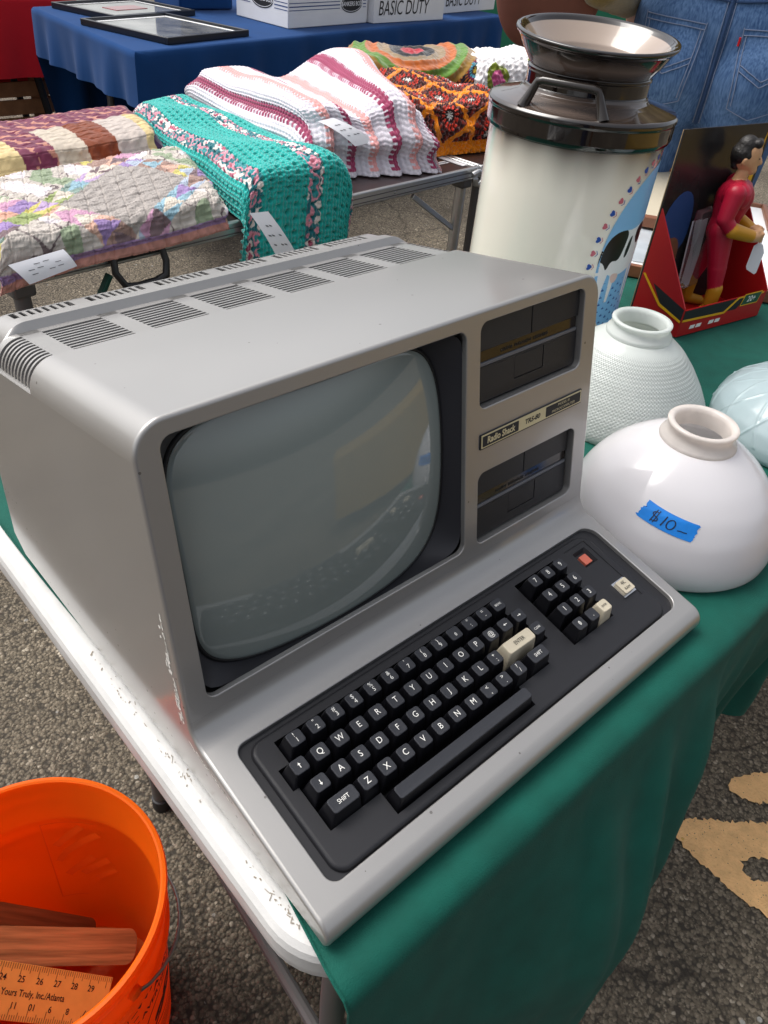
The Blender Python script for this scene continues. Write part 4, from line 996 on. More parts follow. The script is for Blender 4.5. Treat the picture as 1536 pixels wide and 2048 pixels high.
frame('picture_frame', (1.50, .655, ZT + .030), .5, .36, .022, .022, R(24), 'walnut picture frame with cream board lying over the pale grey print', 'frame_wood', [('mat_board', 'cream', 0, .012)], 'pictures on the green cloth', (R(-2.2), 0))
# ================================================================ orange bucket with sticks
BC = (-.128, .372, 0)
bu = empty('bucket', BC, 'orange plastic bucket with printed warning and wire bail standing on the asphalt', 'bucket')
def br(z): return .131 + .0215 * z / .37
out = [(.1285, .0), (.131, .004), (br(.27), .27), (br(.272) + .005, .272), (br(.28) + .005, .280), (br(.282), .282), (br(.335), .335), (br(.337) + .004, .337), (br(.343) + .004, .343), (br(.345), .345), (br(.360), .360), (br(.362) + .0045, .363), (br(.367) + .0050, .368), (br(.37) + .0035, .3715), (br(.37) - .0005, .3718), (br(.37) - .0030, .370), (br(.352) - .003, .352), (br(.345) - .0042, .345), (br(.30) - .0042, .30), (br(.296) - .0056, .296), (br(.292) - .0042, .292), (br(.02) - .004, .006), (.05, .0045), (.002, .0045)]
MB().lathe(out, (0, 0, 0), 128, (True, False)).build('pail', 'orange', bu, smooth=40)
def bsurf(x, z, off=.0006): r = br(z) + off; a = R(-66) + x / .145; return Vector((r * math.cos(a), r * math.sin(a), z))
# warning print, lines running down the side
def btxt(s, size, x, z, bold=.0006, sx=1.0): wrap_text('lettering', s, size, 'ink', bu, lambda a, b: bsurf(a, b), x, z, 0.0, bold, sx)
btxt('WARNING', .022, .052, .255, .0008, 1.15); btxt('AVISO', .020, .052, .232); btxt('AVERTISSEMENT', .0165, .052, .211, .0005, .9)
def bl(pts, w, m='ink'):
    mb = MB(); V = [Vector((*p, 0)) for p in pts]; A, B = [], []
    for i, p in enumerate(V):
        d = (V[min(i + 1, len(V) - 1)] - V[max(i - 1, 0)]).normalized(); nn = Vector((-d.y, d.x, 0)) * w; A.append(p + nn); B.append(p - nn)
    mb.strip([bsurf(q.x, q.y) for q in A], [bsurf(q.x, q.y) for q in B]); mb.build('print_line', m, bu, smooth=0, fix=False)
dens = lambda a, b, n=14: [(a[0] + (b[0] - a[0]) * k / n, a[1] + (b[1] - a[1]) * k / n) for k in range(n + 1)]
bl(arcp(.052, .150, .052, .046, 0, 360, 60), .0014); bl(dens((.015, .118), (.089, .182)), .003)
bl(arcp(.062, .160, .012, .012, 0, 360, 24), .0045); bl(arcp(.045, .140, .020, .012, 20, 200, 16), .006); bl(dens((.03, .13), (.058, .150)), .005)
for xx_ in (-.022, .126): bl(dens((xx_, .06), (xx_, .268), 20), .0006)
for k in range(9): bl(dens((-.017 + (k % 2) * .002, .25 - k * .018), (-.007, .25 - k * .018), 3), .0012)
for k in range(7): bl(dens((.0, .09 - .006 * k), (.10 - .012 * (k % 3), .09 - .006 * k), 12), .0008)
# print showing faintly through the wall
def binn(x, z): r = br(z) - .0047; a = R(66) - x / .145; return Vector((r * math.cos(a), r * math.sin(a), z))
il = MB()
def ibar(p0, p1, w):
    A_, B_ = dens(p0, p1, 12), None; V = [Vector((*p, 0)) for p in A_]; d = (V[-1] - V[0]).normalized(); nn = Vector((-d.y, d.x, 0)) * w
    il.strip([binn((q + nn).x, (q + nn).y) for q in V], [binn((q - nn).x, (q - nn).y) for q in V])
ibar((0, .285), (0, .105), .0008); ibar((0, .285), (.075, .285), .0008); ibar((0, .105), (.04, .105), .0008)
for (p0, p1, w) in (((.012, .232), (.052, .275), .006), ((.022, .214), (.075, .262), .006), ((.010, .195), (.028, .222), .005), ((.018, .160), (.062, .205), .006), ((.040, .160), (.085, .205), .006), ((.06, .150), (.095, .185), .005)): ibar(p0, p1, w)
il.build('show_through_print', 'orange_faint_print', bu, smooth=0, fix=False)
hp_ = []
for k in range(25):
    a = R(-69 + 180 * k / 24); q = math.sin(math.pi * k / 24); hp_.append(((br(.29) + .006 + .012 * q) * math.cos(a), (br(.29) + .006 + .012 * q) * math.sin(a), .315 - .10 * q ** .8))
MB().tube(hp_, .0022, 8).build('bail', 'steel', bu)
for a in (R(-69), R(111)): MB().lathe([(.008, -.004), (.008, .004), (.004, .006)], (0, 0, 0), 14, (True, True)).build('bail_ear', 'orange', bu, ((br(.315) + .002) * math.cos(a), (br(.315) + .002) * math.sin(a), .315), (0, R(90), a))
def stick(A, B, w, t, label, m, name='wooden_stick', ext=.55):
    A, B = Vector(A), Vector(B); d = (B - A).normalized(); B = A + d * ext; mid = (A + B) / 2
    e = empty(name, A, label, 'stick' if name != 'yardstick' else 'ruler')
    view = Vector((-.155, -.152, 1.294)) - mid; x = d; z = (view - d * view.dot(d)).normalized(); y = z.cross(x); M = Matrix((x, y, z)).transposed()
    return e, M, (B - A).length
for A, B, w, t, lb, m in (((-.070, .455, .035), (-.158, .474, .175), .050, .034, 'dark rounded wooden slat leaning inside the orange bucket', 'wood_dark'), ((-.030, .390, .060), (-.169, .430, .205), .046, .034, 'brown grained wooden slat lying between the ruler and the dark slat', 'wood')):
    e, M, L = stick(A, B, w, t, lb, m); mb = MB(); mb.prism(rrect(0, L, -w / 2, w / 2, .016), -t / 2, t / 2); e.rotation_euler = M.to_euler(); mb.build('slat', m, e, bevel=.0155, seg=6)
RF = math.pi
e, M, L = stick((-.092, .322, .112), (-.184, .370, .220), .062, .004, 'yellow wooden yardstick with black inch marks leaning in the bucket', 'ruler', 'yardstick', .62); wr_ = .060
MB().prism([(0, -wr_ / 2), (L, -wr_ / 2), (L, wr_ / 2), (0, wr_ / 2)], -.002, .002, (), lambda a, b, c: M @ Vector((a, b, c))).build('board', 'ruler', e, bevel=.0006)
tk = MB(); f3 = lambda a, b, c=.0023: M @ Vector((a, b, c))
for i in range(int(L / .0254 * 8)):
    x0 = L - .003175 * i - .002; hgt = .013 if i % 8 == 0 else .009 if i % 4 == 0 else .006
    for sg in (1, -1):
        y0 = sg * wr_ / 2 * .985; y1 = y0 - sg * hgt; tk.add([f3(x0 - .0003, y0), f3(x0 + .0003, y0), f3(x0 + .0003, y1), f3(x0 - .0003, y1)], [(0, 1, 2, 3)])
tag(tk.build('inch_marks', 'ink', e, smooth=0, fix=False), kind='stuff')
for k in range(24):
    x0 = L - .0254 * k - .006
    # numbers read upright along one edge and upside down along the other
    for s_, yy, fl in ((str(30 - k), wr_ / 2 - .0165, -1), (str(6 + k), -wr_ / 2 + .0165, 1)):
        wrap_text('numeral', s_, .010, 'ink', e, lambda a, b: f3(a, b), x0, yy, RF + (0.0 if fl == 1 else math.pi), .0001, 1.0)
wrap_text('lettering', "Yardsticks  Yours Truly, Inc./Atlanta", .0105, 'ink', e, lambda a, b: f3(a, b), .13, .001, RF, .0001, .85)

# ================================================================ aluminium camp tables
AC = math.atan2(.10, 1.33); ac, as_ = math.cos(AC), math.sin(AC)
def cw(x, y, z=0.0): return Vector((.262 + x * ac - y * as_, 1.235 + x * as_ + y * ac, z))
LT, DT, HT_ = 1.345, .86, .712
def camp(i, label):
    o = cw(i * (LT + .006), 0); e = empty('camp_table', o, label, 'table', 'aluminium camp tables behind the computer', AC)
    MB().box((LT / 2, DT / 2, HT_ - .004), (LT - .03, DT - .03, .006)).build('panel', 'camp_top', e)
    for (c, s) in (((LT / 2, .006, HT_ - .014), (LT, .012, .032)), ((LT / 2, DT - .006, HT_ - .014), (LT, .012, .032)), ((.006, DT / 2, HT_ - .014), (.012, DT - .024, .032)), ((LT - .006, DT / 2, HT_ - .014), (.012, DT - .024, .032))):
        MB().box(c, s).build('rail', 'alu', e, bevel=.003)
    for z in (-.022, -.010): MB().box((LT / 2, -.0008, HT_ + z), (LT - .05, .0016, .002)).build('rail_groove', 'leg', e)
    for x in (.25, .62, 1.0): MB().lathe([(.004, 0), (.0035, .002), (.001, .003)], (0, 0, 0), 12, (True, True)).build('rivet', 'chrome', e, (x, -.0005, HT_ - .015), (R(90), 0, 0))
    for (x, y) in ((.035, .03), (LT - .035, .03), (.035, DT - .03), (LT - .035, DT - .03)):
        MB().tube([(x, y, HT_ - .03), (x + (.01 if x < .5 else -.01), y, .0)], .0155, 12).build('leg', 'leg' if x < .5 else 'alu', e)
        MB().box((x, y, HT_ - .04), (.044, .044, .030)).build('leg_socket', 'leg', e, bevel=.006)
    # curved white print on the top
    pr = MB()
    for rad_ in (.30, .34, .36):
        P = [(LT - .05 - rad_ * math.sin(R(90 * k / 20)) * 1.2, .03 + rad_ * (1 - math.cos(R(90 * k / 20))) * .9 + .05, HT_ + .0004) for k in range(21)]; w_ = .018 if rad_ == .30 else .006
        pr.strip([(p[0], p[1] - w_ / 2, p[2]) for p in P], [(p[0], p[1] + w_ / 2, p[2]) for p in P])
    pr.build('printed_arc', 'camp_white', e, smooth=0, fix=False)
    MB().box((LT - .030, DT / 2, HT_ + .0003), (.022, DT - .06, .001)).build('printed_border', 'camp_white', e)
    return e
c0 = camp(0, 'aluminium folding camp table with black carry handle under the patchwork quilt'); c1 = camp(1, 'dark topped aluminium camp table under the orange granny square afghan')
hd = MB(); hx0, hx1 = .205, .312                      # carry handle hanging off the front rail
hd.tube([(hx0, -.010, .700), (hx0 - .004, -.018, .676), (hx0 + .010, -.026, .650), (hx0 + .035, -.028, .643), (hx1 - .03, -.028, .643), (hx1 - .006, -.026, .652), (hx1 + .002, -.018, .676), (hx1 - .002, -.010, .702)], [.007, .007, .007, .009, .010, .008, .007, .007], 12)
hd.build('carry_handle', 'handle', c0, smooth=60); MB().box(((hx0 + hx1) / 2, -.004, .702), (.125, .010, .020)).build('handle_plate', 'handle', c0, bevel=.003)
for x in (.235, .285): MB().lathe([(.006, 0), (.005, .003), (.001, .004)], (0, 0, 0), 12, (True, True)).build('rivet', 'chrome', c0, (x, -.009, .704), (R(90), 0, 0))
MB().box((.13, .03, .53), (.010, .016, .30), Matrix.Rotation(R(34), 3, 'Y')).build('brace', 'leg_green', c0, bevel=.002)
MB().box((LT - .14, .03, .60), (.24, .010, .014), Matrix.Rotation(R(32), 3, 'Y')).build('brace', 'alu', c0, bevel=.002)
cl_ = MB(); cl_.tube([(LT - .045, -.012, .700), (LT - .03, -.018, .708), (LT - .012, -.020, .702), (LT - .006, -.020, .685), (LT - .018, -.020, .672), (LT - .034, -.018, .676), (LT - .036, -.017, .690)], .008, 10)
cl_.build('corner_latch', 'alu', c0, smooth=60)

# ================================================================ folded quilts and afghans
def edge_path(L, H, rho, n):
    rho = min(rho, H, L / 2 - 1e-3); s1_ = H - rho; q = math.pi / 2 * rho; tot = 2 * (s1_ + q) + (L - 2 * rho); s = np.linspace(0, tot, n); pos = np.zeros(n); h = np.zeros(n)
    for i, a in enumerate(s):
        b = min(a, tot - a)
        if b < s1_: p_, z_ = 0, b
        elif b < s1_ + q: an = (b - s1_) / rho; p_, z_ = rho * (1 - math.cos(an)), s1_ + rho * math.sin(an)
        else: p_, z_ = rho + (b - s1_ - q), H
        pos[i] = p_ if a <= tot / 2 else L - p_; h[i] = z_ / H
    return s, pos / L, h
FRONT = lambda x, y: (-(x - .262) * as_ + (y - 1.235) * ac)        # distance behind the tables' front line
def slab(name, quad, z0, H, rho, n, colf, dispf, label, cat, m='yarn', lumps=.012, seed=1, group='folded blankets on the camp tables', layers=0, post=None, fold_disp=.004, over=True):
    A, B, C, D = [np.array(q, float) for q in quad]; Lu = (np.linalg.norm(B - A) + np.linalg.norm(C - D)) / 2; Lv = (np.linalg.norm(D - A) + np.linalg.norm(C - B)) / 2
    su, pu, hu = edge_path(Lu, H, rho, n[0]); sv_, pv, hv = edge_path(Lv, H, rho, n[1])
    a, b = np.meshgrid(su, sv_, indexing='ij'); u, v = np.meshgrid(pu, pv, indexing='ij'); h = np.outer(hu, hv)
    XY = (A * ((1 - u) * (1 - v))[..., None] + B * (u * (1 - v))[..., None] + C * (u * v)[..., None] + D * ((1 - u) * v)[..., None])
    P = np.concatenate([XY, (H * h)[..., None]], -1)
    P[..., 2] += lumps * sinoise(P[..., :2], 9, seed, 3) * np.clip(h, 0, 1) ** 2
    P[..., 0] += lumps * .6 * sinoise(P, 11, seed + 5, 2); P[..., 1] += lumps * .6 * sinoise(P, 11, seed + 9, 2)
    if layers: dd = fold_disp * np.cos(h * 2 * math.pi * layers) * (h < .93); cx_ = XY.reshape(-1, 2).mean(0); dirv = XY - cx_; dirv /= np.linalg.norm(dirv, axis=-1, keepdims=True) + 1e-9; P[..., :2] += dirv * dd[..., None]
    if post is not None: P = post(P, a, b, u, v, h)
    PC = P.copy()
    if over:   # what reaches past the table's front edge hangs down
        e_ = -(FRONT(P[..., 0], P[..., 1]) - .004); e_ = np.clip(e_, 0, None); rho2 = .03; k = np.minimum(e_ / rho2, math.pi / 2); back = e_ - rho2 * np.sin(k); drop = rho2 * (1 - np.cos(k)) + np.clip(e_ - rho2 * math.pi / 2, 0, None)
        P[..., 0] += -as_ * back; P[..., 1] += ac * back; P[..., 2] -= drop
    du = np.gradient(P, axis=0); dv = np.gradient(P, axis=1); nn = np.cross(du, dv); nn /= np.linalg.norm(nn, axis=-1, keepdims=True) + 1e-12
    P0 = P; col, dsp = colf(a, b, u, v, PC), dispf(a, b, u, v, PC); P = P + nn * dsp[..., None]
    P[..., 2] += z0
    cen = np.array([P[..., 0].mean(), P[..., 1].mean(), P[..., 2].min()])
    o = gridobj(name, P - cen, m, None, col=col, loc=tuple(cen)); tag(o, label, cat, group); return o
C3 = lambda *h: np.array([lin(q) for q in h])
def stitch(a, b, pa, pb, amp): return amp * (abs(np.sin(a * math.pi / pa + .5 * np.sin(b * math.pi / pb))) * .7 + abs(np.sin(b * math.pi / pb)) - .8)
TZ = HT_ + .003
# light patchwork quilt
pal = C3('#8f6fb5', '#b79ac9', '#7fb0c4', '#8a9f4c', '#5c3a4a', '#d4a58f', '#c98fb4', '#6d8f86', '#d9cfc0', '#9a7468', '#cfc45a', '#a7b8cf')
def q2col(a, b, u, v, P):
    s = .052; p, q = (a + b) / 1.414, (a - b) / 1.414; grey = np.array(lin('#a19a95')); c = np.broadcast_to(grey, a.shape + (3,)).copy(); gq = np.random.default_rng(77); tab = gq.integers(0, len(pal), 4096)
    soft = pal * .72 + np.array(lin('#aaa39c')) * .25
    inb = np.zeros(a.shape, bool)
    for (m_, n_) in ((p, q), (q, p)):
        w = (m_ + .06) % .26; f = w < s; k = np.floor(n_ / s).astype(int); l1 = n_ / s - k; l2 = w / s; tri = (l1 > abs(l2 - .5) * 2).astype(int); idx = tab[(k * 37 + tri * 911 + np.floor((m_ + .06) / .26).astype(int) * 131) % 4096]; c[f] = soft[idx][f]; inb |= f
    big = (np.floor((p + .06) / .26) + np.floor((q + .06) / .26)).astype(int) % 2 == 0; fl = sinoise(P[..., :2], 34, 4, 3); pet = sinoise(P[..., :2], 60, 9, 2)
    flo = np.where((fl > .30)[..., None], np.array(lin('#d5ced1')), np.where((fl < -.35)[..., None], np.array(lin('#8d9a80')), np.where((abs(pet) < .07)[..., None], np.array(lin('#6c5f60')), np.array(lin('#bdb5ad'))))); w2 = big & ~inb; c[w2] = flo[w2]
    pink = ~big & ~inb & (np.floor((p + .06) / .26).astype(int) % 2 == 0); c[pink] = lin('#c79a86')
    low = (P[..., 2] < .030) & (v < .12); lay = np.where((P[..., 2] < .012)[..., None], np.array(lin('#c08a7e')), np.array(lin('#9b7fa8'))); c = np.where(low[..., None], lay * (1 + .25 * sinoise(P, 260, 12, 2))[..., None], c)
    return np.clip(c * (1 + .16 * sinoise(P, 230, 3, 3))[..., None], 0, 1)
qd = lambda a, b, u, v, P: .0034 * sinoise(np.stack([a, b], -1), 120, 2, 4, .8) - .0022 * (abs(((a / .0383) % 1) - .5) > .45) - .0022 * (abs(((b / .0383) % 1) - .5) > .45)
q2 = slab('patchwork_quilt', [(.245, 1.200), (.725, 1.262), (.860, 1.640), (.385, 1.580)], TZ, .060, .030, (330, 300), q2col, qd, 'pale patchwork quilt of grey lilac and green triangles hanging over the rail', 'quilt', 'quilt', .013, 3, layers=2)
# maroon striped quilt
qp = C3('#6b2f45', '#bdb2a6', '#cdb887', '#6b2f45', '#bcb0a0', '#7a3d24', '#b9aea6', '#c9b483', '#bdb5ab')
def q1col(a, b, u, v, P):
    t_ = (a + .12 * b) / .082; i_ = np.floor(t_).astype(int) % 9; c = qp[i_]; top = v > .52; fl = sinoise(P[..., :2], 150, 8, 2)
    mar = np.where((fl > .35)[..., None], np.array(lin('#b7806f')), np.array(lin('#6d3048'))); c = np.where((top | (i_ == 0) | (i_ == 3))[..., None], mar, c)
    c = np.where(((u > .965) | (v > .97))[..., None], np.array(lin('#3c2348')), c); return c * (1 + .12 * sinoise(P, 160, 6, 3))[..., None]
q1 = slab('striped_quilt', [(.300, 1.580), (.815, 1.655), (.900, 1.985), (.330, 1.93)], TZ, .080, .040, (260, 220), q1col, lambda a, b, u, v, P: .0026 * sinoise(np.stack([a, b], -1), 120, 4, 3) - .002 * (abs(((b / .026) % 1) - .5) > .44), 'maroon flowered quilt with cream gold and rust stripes', 'quilt', 'quilt', .014, 14, layers=2)
# teal afghan
tl, tlp = np.array(lin('#1fa8a0')), C3('#b0566f', '#e6dcd6', '#1d6f78', '#d88fa0', '#2d8f94')
def tecol(a, b, u, v, P):
    band = (abs(((b - .02) / .150) % 1 - .5) < .13) ; nz_ = sinoise(np.stack([a, b], -1), 100, 21, 2); k = np.clip(((nz_ + 1) / 2 * 5).astype(int), 0, 4)
    c = np.where(band[..., None], tlp[k], tl); return c * (1 + .10 * sinoise(P, 170, 31, 2))[..., None]
def tedisp(a, b, u, v, P):
    base = stitch(a, b, .0105, .0085, .0026); hx_, hy_ = ((a + .0105 * (np.floor(b / .021) % 2)) / .021) % 1 - .5, (b / .021) % 1 - .5
    return base - .011 * np.exp(-((hx_ / .15) ** 2 + (hy_ / .19) ** 2))
te = slab('teal_afghan', [(.765, 1.150), (1.075, 1.165), (1.080, 2.00), (.865, 1.95)], TZ, .100, .062, (300, 560), lambda a, b, u, v, P: tecol(b, a, u, v, P), lambda a, b, u, v, P: tedisp(b, a, u, v, P), 'teal crochet afghan with pink and white flecked bands hanging over the table edge', 'blanket', 'yarn', .022, 22, layers=0)
# pink and white afghan with scalloped end
pkp = C3('#dcd6df', '#e2a19f', '#dcd6df', '#9c3c60')
def pkcol(a, b, u, v, P):
    tq = (b / .150 + .12) % 1; i_ = np.where(tq < .29, 0, np.where(tq < .52, 1, np.where(tq < .78, 2, 3))); f_ = np.where(tq < .29, tq / .29, np.where(tq < .52, (tq - .29) / .23, np.where(tq < .78, (tq - .52) / .26, (tq - .78) / .22))); c = pkp[i_]; spk = (abs(((a / .0135) % 1) - .5) < .19) & ((f_ < .30) | (f_ > .86)); c = np.where((spk & ((i_ == 1) | (i_ == 3)))[..., None], pkp[0], c)
    c = np.where(((a < .012) | (a > a.max() - .012))[..., None], pkp[0], c); return c * (1 + .06 * sinoise(P, 170, 41, 2))[..., None]
def pkpost(P, a, b, u, v, h):
    sc = .030 * abs(np.sin(b / .075 * math.pi)) * np.clip((u - .86) / .14, 0, 1); P = P.copy(); P[..., 1] -= sc; P[..., 0] += sc * .3
    P[..., 2] += .034 * np.sin(v * 3.1 * math.pi + .4) * np.clip(h, 0, 1) ** 2 * np.clip(v * 2, 0, 1) + .022 * np.exp(-((u - .3) / .2) ** 2 - ((v - .85) / .2) ** 2); return P
pk = slab('pink_afghan', [(1.130, 2.08), (1.075, 1.47), (1.440, 1.38), (1.640, 1.90)], TZ, .150, .070, (460, 400), pkcol, lambda a, b, u, v, P: stitch(a, b, .0115, .0091, .0032), 'white crochet afghan with pink and raspberry stripes and scalloped ends', 'blanket', 'yarn', .020, 33, post=pkpost, layers=2, fold_disp=.010)
# orange granny square afghan
og = C3('#f0ede6', '#3b1d1c', '#c9331f', '#4a1f1b', '#7a2418', '#ee8b12')
def granny(a, b, s, pal_):
    x, y = (a / s) % 1 - .5, (b / s) % 1 - .5; r = np.hypot(x, y); th = np.arctan2(y, x); sq = np.maximum(abs(x), abs(y)); k = np.zeros(a.shape, int); k[r > .085 + .035 * np.cos(th * 8)] = 1; k[(r > .18)] = 2; k[(r > .18) & (np.cos(th * 14) < -.35)] = 1; k[r > .29] = 3; k[(r > .37)] = 4; k[(r > .37) & (np.cos(th * 22) < 0)] = 1; k[sq > .43] = 5
    return pal_[k]
def gdisp(a, b, s): x, y = (a / s) % 1 - .5, (b / s) % 1 - .5; r = np.hypot(x, y); th = np.arctan2(y, x); return .0045 * np.cos(r * 2 * math.pi / .095) * .6 + .0035 * np.cos(th * 14) * np.clip(r / .2, 0, 1) * (np.maximum(abs(x), abs(y)) < .43)
def orpost(P, a, b, u, v, h): P = P.copy(); P[..., 2] += .020 * np.sin(u * 7 + 1) * np.sin(v * 6) * h; return P
def orcol(a, b, u, v, P): return np.where((P[..., 2] < .030)[..., None], og[5] * .95, granny(a * .8 + b * .45, b * .8 - a * .45, .115, og)) * (1 + .12 * sinoise(P, 140, 51, 2))[..., None]
orr = slab('granny_square_afghan', [(1.42, 1.470), (1.80, 1.440), (2.00, 1.84), (1.50, 1.92)], TZ, .125, .055, (300, 300), orcol, lambda a, b, u, v, P: gdisp(a * .8 + b * .45, b * .8 - a * .45, .115) + .002 * sinoise(P, 150, 52, 2), 'orange and brown granny square afghan with white star centres', 'blanket', 'yarn', .016, 44, post=orpost, layers=2, fold_disp=.008)
mc = C3('#a80d26', '#16161b', '#8f7a5e', '#b05c1f', '#557f24', '#8c6a26')
def mccol(a, b, u, v, P):
    x, y = (a - .36), (b - .30); r = np.hypot(x, y) / .26; k = np.clip((r * 6).astype(int), 0, 5); c = mc[k]; far = granny(a, b, .09, C3('#e8c84a', '#2a1420', '#4fb0c8', '#7a1f4a', '#d9762a', '#231a22')); c = np.where((r > .98)[..., None], far, c); return c * (1 + .15 * sinoise(P, 150, 61, 2))[..., None]
mcb = slab('rosette_afghan', [(1.66, 1.93), (2.10, 1.80), (2.34, 2.06), (1.80, 2.22)], TZ, .150, .070, (240, 220), mccol, lambda a, b, u, v, P: .005 * np.cos(np.hypot(a - .36, b - .30) * 2 * math.pi / .043) * .6 + .003 * sinoise(P, 130, 62, 2), 'green black and red rosette afghan bunched behind the orange one', 'blanket', 'yarn', .022, 55, layers=1)
wc = C3('#eceaea', '#cf5f94', '#7d8a2e')
def whcol(a, b, u, v, P):
    c = np.broadcast_to(wc[0], a.shape + (3,)).copy()
    for (x, y) in ((.10, .20), (.22, .10), (.42, .14), (.16, .42)):
        r = np.hypot(a - x, b - y); c[r < .052] = wc[2]; c[r < .030] = wc[1]
    return c * (1 + .05 * sinoise(P, 120, 71, 2))[..., None]
wh = slab('white_crochet', [(2.06, 1.78), (2.42, 1.72), (2.62, 2.02), (2.14, 2.14)], TZ, .150, .07, (260, 240), whcol, lambda a, b, u, v, P: .0065 * sinoise(np.stack([a, b], -1), 190, 72, 2) - .006 * np.exp(-(((a / .03) % 1 - .5) ** 2 + ((b / .03) % 1 - .5) ** 2) / .03), 'white lacy crochet with pink and olive flowers', 'blanket', 'yarn', .02, 66, layers=1)
# paper tags on three of them
def paper(name, parent, P4, n=(12, 10), sag=.0, m='paper'):
    A, B, C, D = [np.array(q, float) for q in P4]; u, v = np.meshgrid(np.linspace(0, 1, n[0]), np.linspace(0, 1, n[1]), indexing='ij'); G = A * ((1 - u) * (1 - v))[..., None] + B * (u * (1 - v))[..., None] + C * (u * v)[..., None] + D * ((1 - u) * v)[..., None]
    nv_ = np.cross(B - A, D - A); nv_ /= np.linalg.norm(nv_); nv_ = nv_ if nv_[2] > 0 else -nv_; G = G + nv_ * (sag * np.sin(v * math.pi))[..., None] - np.array(parent.location); o_ = gridobj(name, G, m, parent); ln = MB()
    for k in range(3):
        for w_ in range(4):
            x0, x1, y0 = .18 + .17 * w_, .18 + .17 * w_ + .11, .25 + .2 * k
            f_ = lambda x, y: tuple((A * (1 - x) * (1 - y) + B * x * (1 - y) + C * x * y + D * (1 - x) * y) + nv_ * (sag * math.sin(y * math.pi) + .0008) - np.array(parent.location))
            if (k + w_) % 3: ln.add([f_(x0, y0), f_(x1, y0 + .02), f_(x1, y0 + .05), f_(x0, y0 + .035)], [(0, 1, 2, 3)])
    tag(ln.build('writing', 'grey', o_, smooth=0, fix=False), kind='stuff'); return o_
paper('paper_tag', te, [(.716, 1.150, .775), (.760, 1.150, .772), (.822, 1.128, .672), (.768, 1.128, .680)], sag=.006)
paper('paper_tag', pk, [(1.118, 1.452, .842), (1.166, 1.452, .846), (1.258, 1.40, .795), (1.196, 1.40, .790)], sag=.008)
paper('maker_label', q2, [(.258, 1.186, .748), (.360, 1.200, .752), (.374, 1.185, .724), (.282, 1.172, .714)], sag=.003)
# ================================================================ blue draped tables, red table, boxes
def hang(name, edge, z0, drops, inward, m, label, folds=.02, nseg=160, closed=False, ntop=None):
    """cloth: flat top polygon with a skirt that hangs from its edge by the given drops"""
    e = [Vector((*p, 0)) for p in edge]; n = len(e); pts = []; dr = []
    for i in range(n):
        a, b = e[i], e[(i + 1) % n]; k = max(2, int((b - a).length / .03))
        for j in range(k): pts.append(a.lerp(b, j / k)); dr.append(drops[i] + (drops[(i + 1) % n] - drops[i]) * j / k)
    N_ = len(pts); P = np.array([(p.x, p.y) for p in pts]); d = np.roll(P, -1, 0) - np.roll(P, 1, 0); nn = np.stack([d[:, 1], -d[:, 0]], -1); nn /= np.linalg.norm(nn, axis=1, keepdims=True)
    c = P.mean(0); sgn = np.sign(((P - c) * nn).sum(1)).mean(); nn *= 1 if sgn > 0 else -1; s = np.cumsum(np.hypot(*d.T) / 2); rows = []; D = np.array(dr)
    for t_ in np.concatenate([np.linspace(0, .02, 5), np.linspace(.04, 1, 26)]):
        dep = D * t_; bend_ = np.minimum(dep / .02, 1); off = .018 * np.sin(bend_ * math.pi / 2) + folds * (np.sin(s * 23) * .6 + np.sin(s * 41 + 1) * .35 + .25 * np.sin(s * 9)) * np.clip(dep / .25, 0, 1) + inward * dep; rows.append(np.concatenate([P + nn * off[:, None], (z0 - np.where(dep < .02, .02 * (1 - np.cos(bend_ * math.pi / 2)), dep))[:, None]], 1))
    G = np.array(rows); V = [tuple(v) for v in G.reshape(-1, 3)]; F = [(i * N_ + k, i * N_ + (k + 1) % N_, (i + 1) * N_ + (k + 1) % N_, (i + 1) * N_ + k) for i in range(len(rows) - 1) for k in range(N_)]
    tri = tessellate_polygon([[Vector((*p, 0)) for p in P]]); F += [tuple(t) for t in tri]
    o = mesh(name, V, F, m, smooth=50); return o
bt_ = hang('blue_tablecloth', [(1.40, 2.90), (1.46, 2.913), (4.16, 3.52), (4.05, 4.45), (1.54, 3.95), (1.46, 3.93)], .742, [.19, .60, .66, .66, .64, .19], .02, 'blue_cloth', '', .028)
tag(bt_, 'royal blue cloth hanging in soft folds over the long trestle table', 'tablecloth')
for p in ((.0, 0),): pass
btab = empty('trestle_table', (2.8, 3.6, 0), 'trestle table with grey metal legs under the royal blue cloth', 'table')
MB().prism([(1.42 - 2.8, 2.93 - 3.6), (4.13 - 2.8, 3.55 - 3.6), (4.03 - 2.8, 4.42 - 3.6), (1.48 - 2.8, 3.90 - 3.6)], .700, .7385).build('tabletop', 'white_table', btab)
for (x, y) in ((1.62, 3.10), (1.68, 3.75), (3.9, 3.62), (3.85, 4.25)): MB().tube([(x - 2.8, y - 3.6, .70), (x - 2.8, y - 3.6, 0)], .016, 10).build('leg', 'leg', btab)
MB().tube([(1.62 - 2.8, 3.10 - 3.6, .25), (1.68 - 2.8, 3.75 - 3.6, .25)], .012, 8).build('crossbar', 'leg', btab)
rt = hang('red_tablecloth', [(.2, 4.35), (1.78, 4.24), (1.95, 5.1), (.3, 5.2)], .745, [.36, .34, .6, .6], .01, 'red_cloth', '', .012)
tag(rt, 'bright red cloth hanging over the table beyond the blue one', 'tablecloth')
rtab = empty('dark_leg_table', (1.0, 4.7, 0), 'table with dark slanting wooden legs under the red cloth', 'table')
MB().box((0.02, 0, .722), (1.55, .80, .036)).build('tabletop', 'wood_dark', rtab)
for (x, y, tx_) in ((.55, -.28, .12), (.62, .32, .12), (-.6, -.28, -.1), (-.6, .3, -.1)): MB().tube([(x, y, .705), (x + tx_, y, 0)], .020, 8).build('leg', 'ink', rtab)
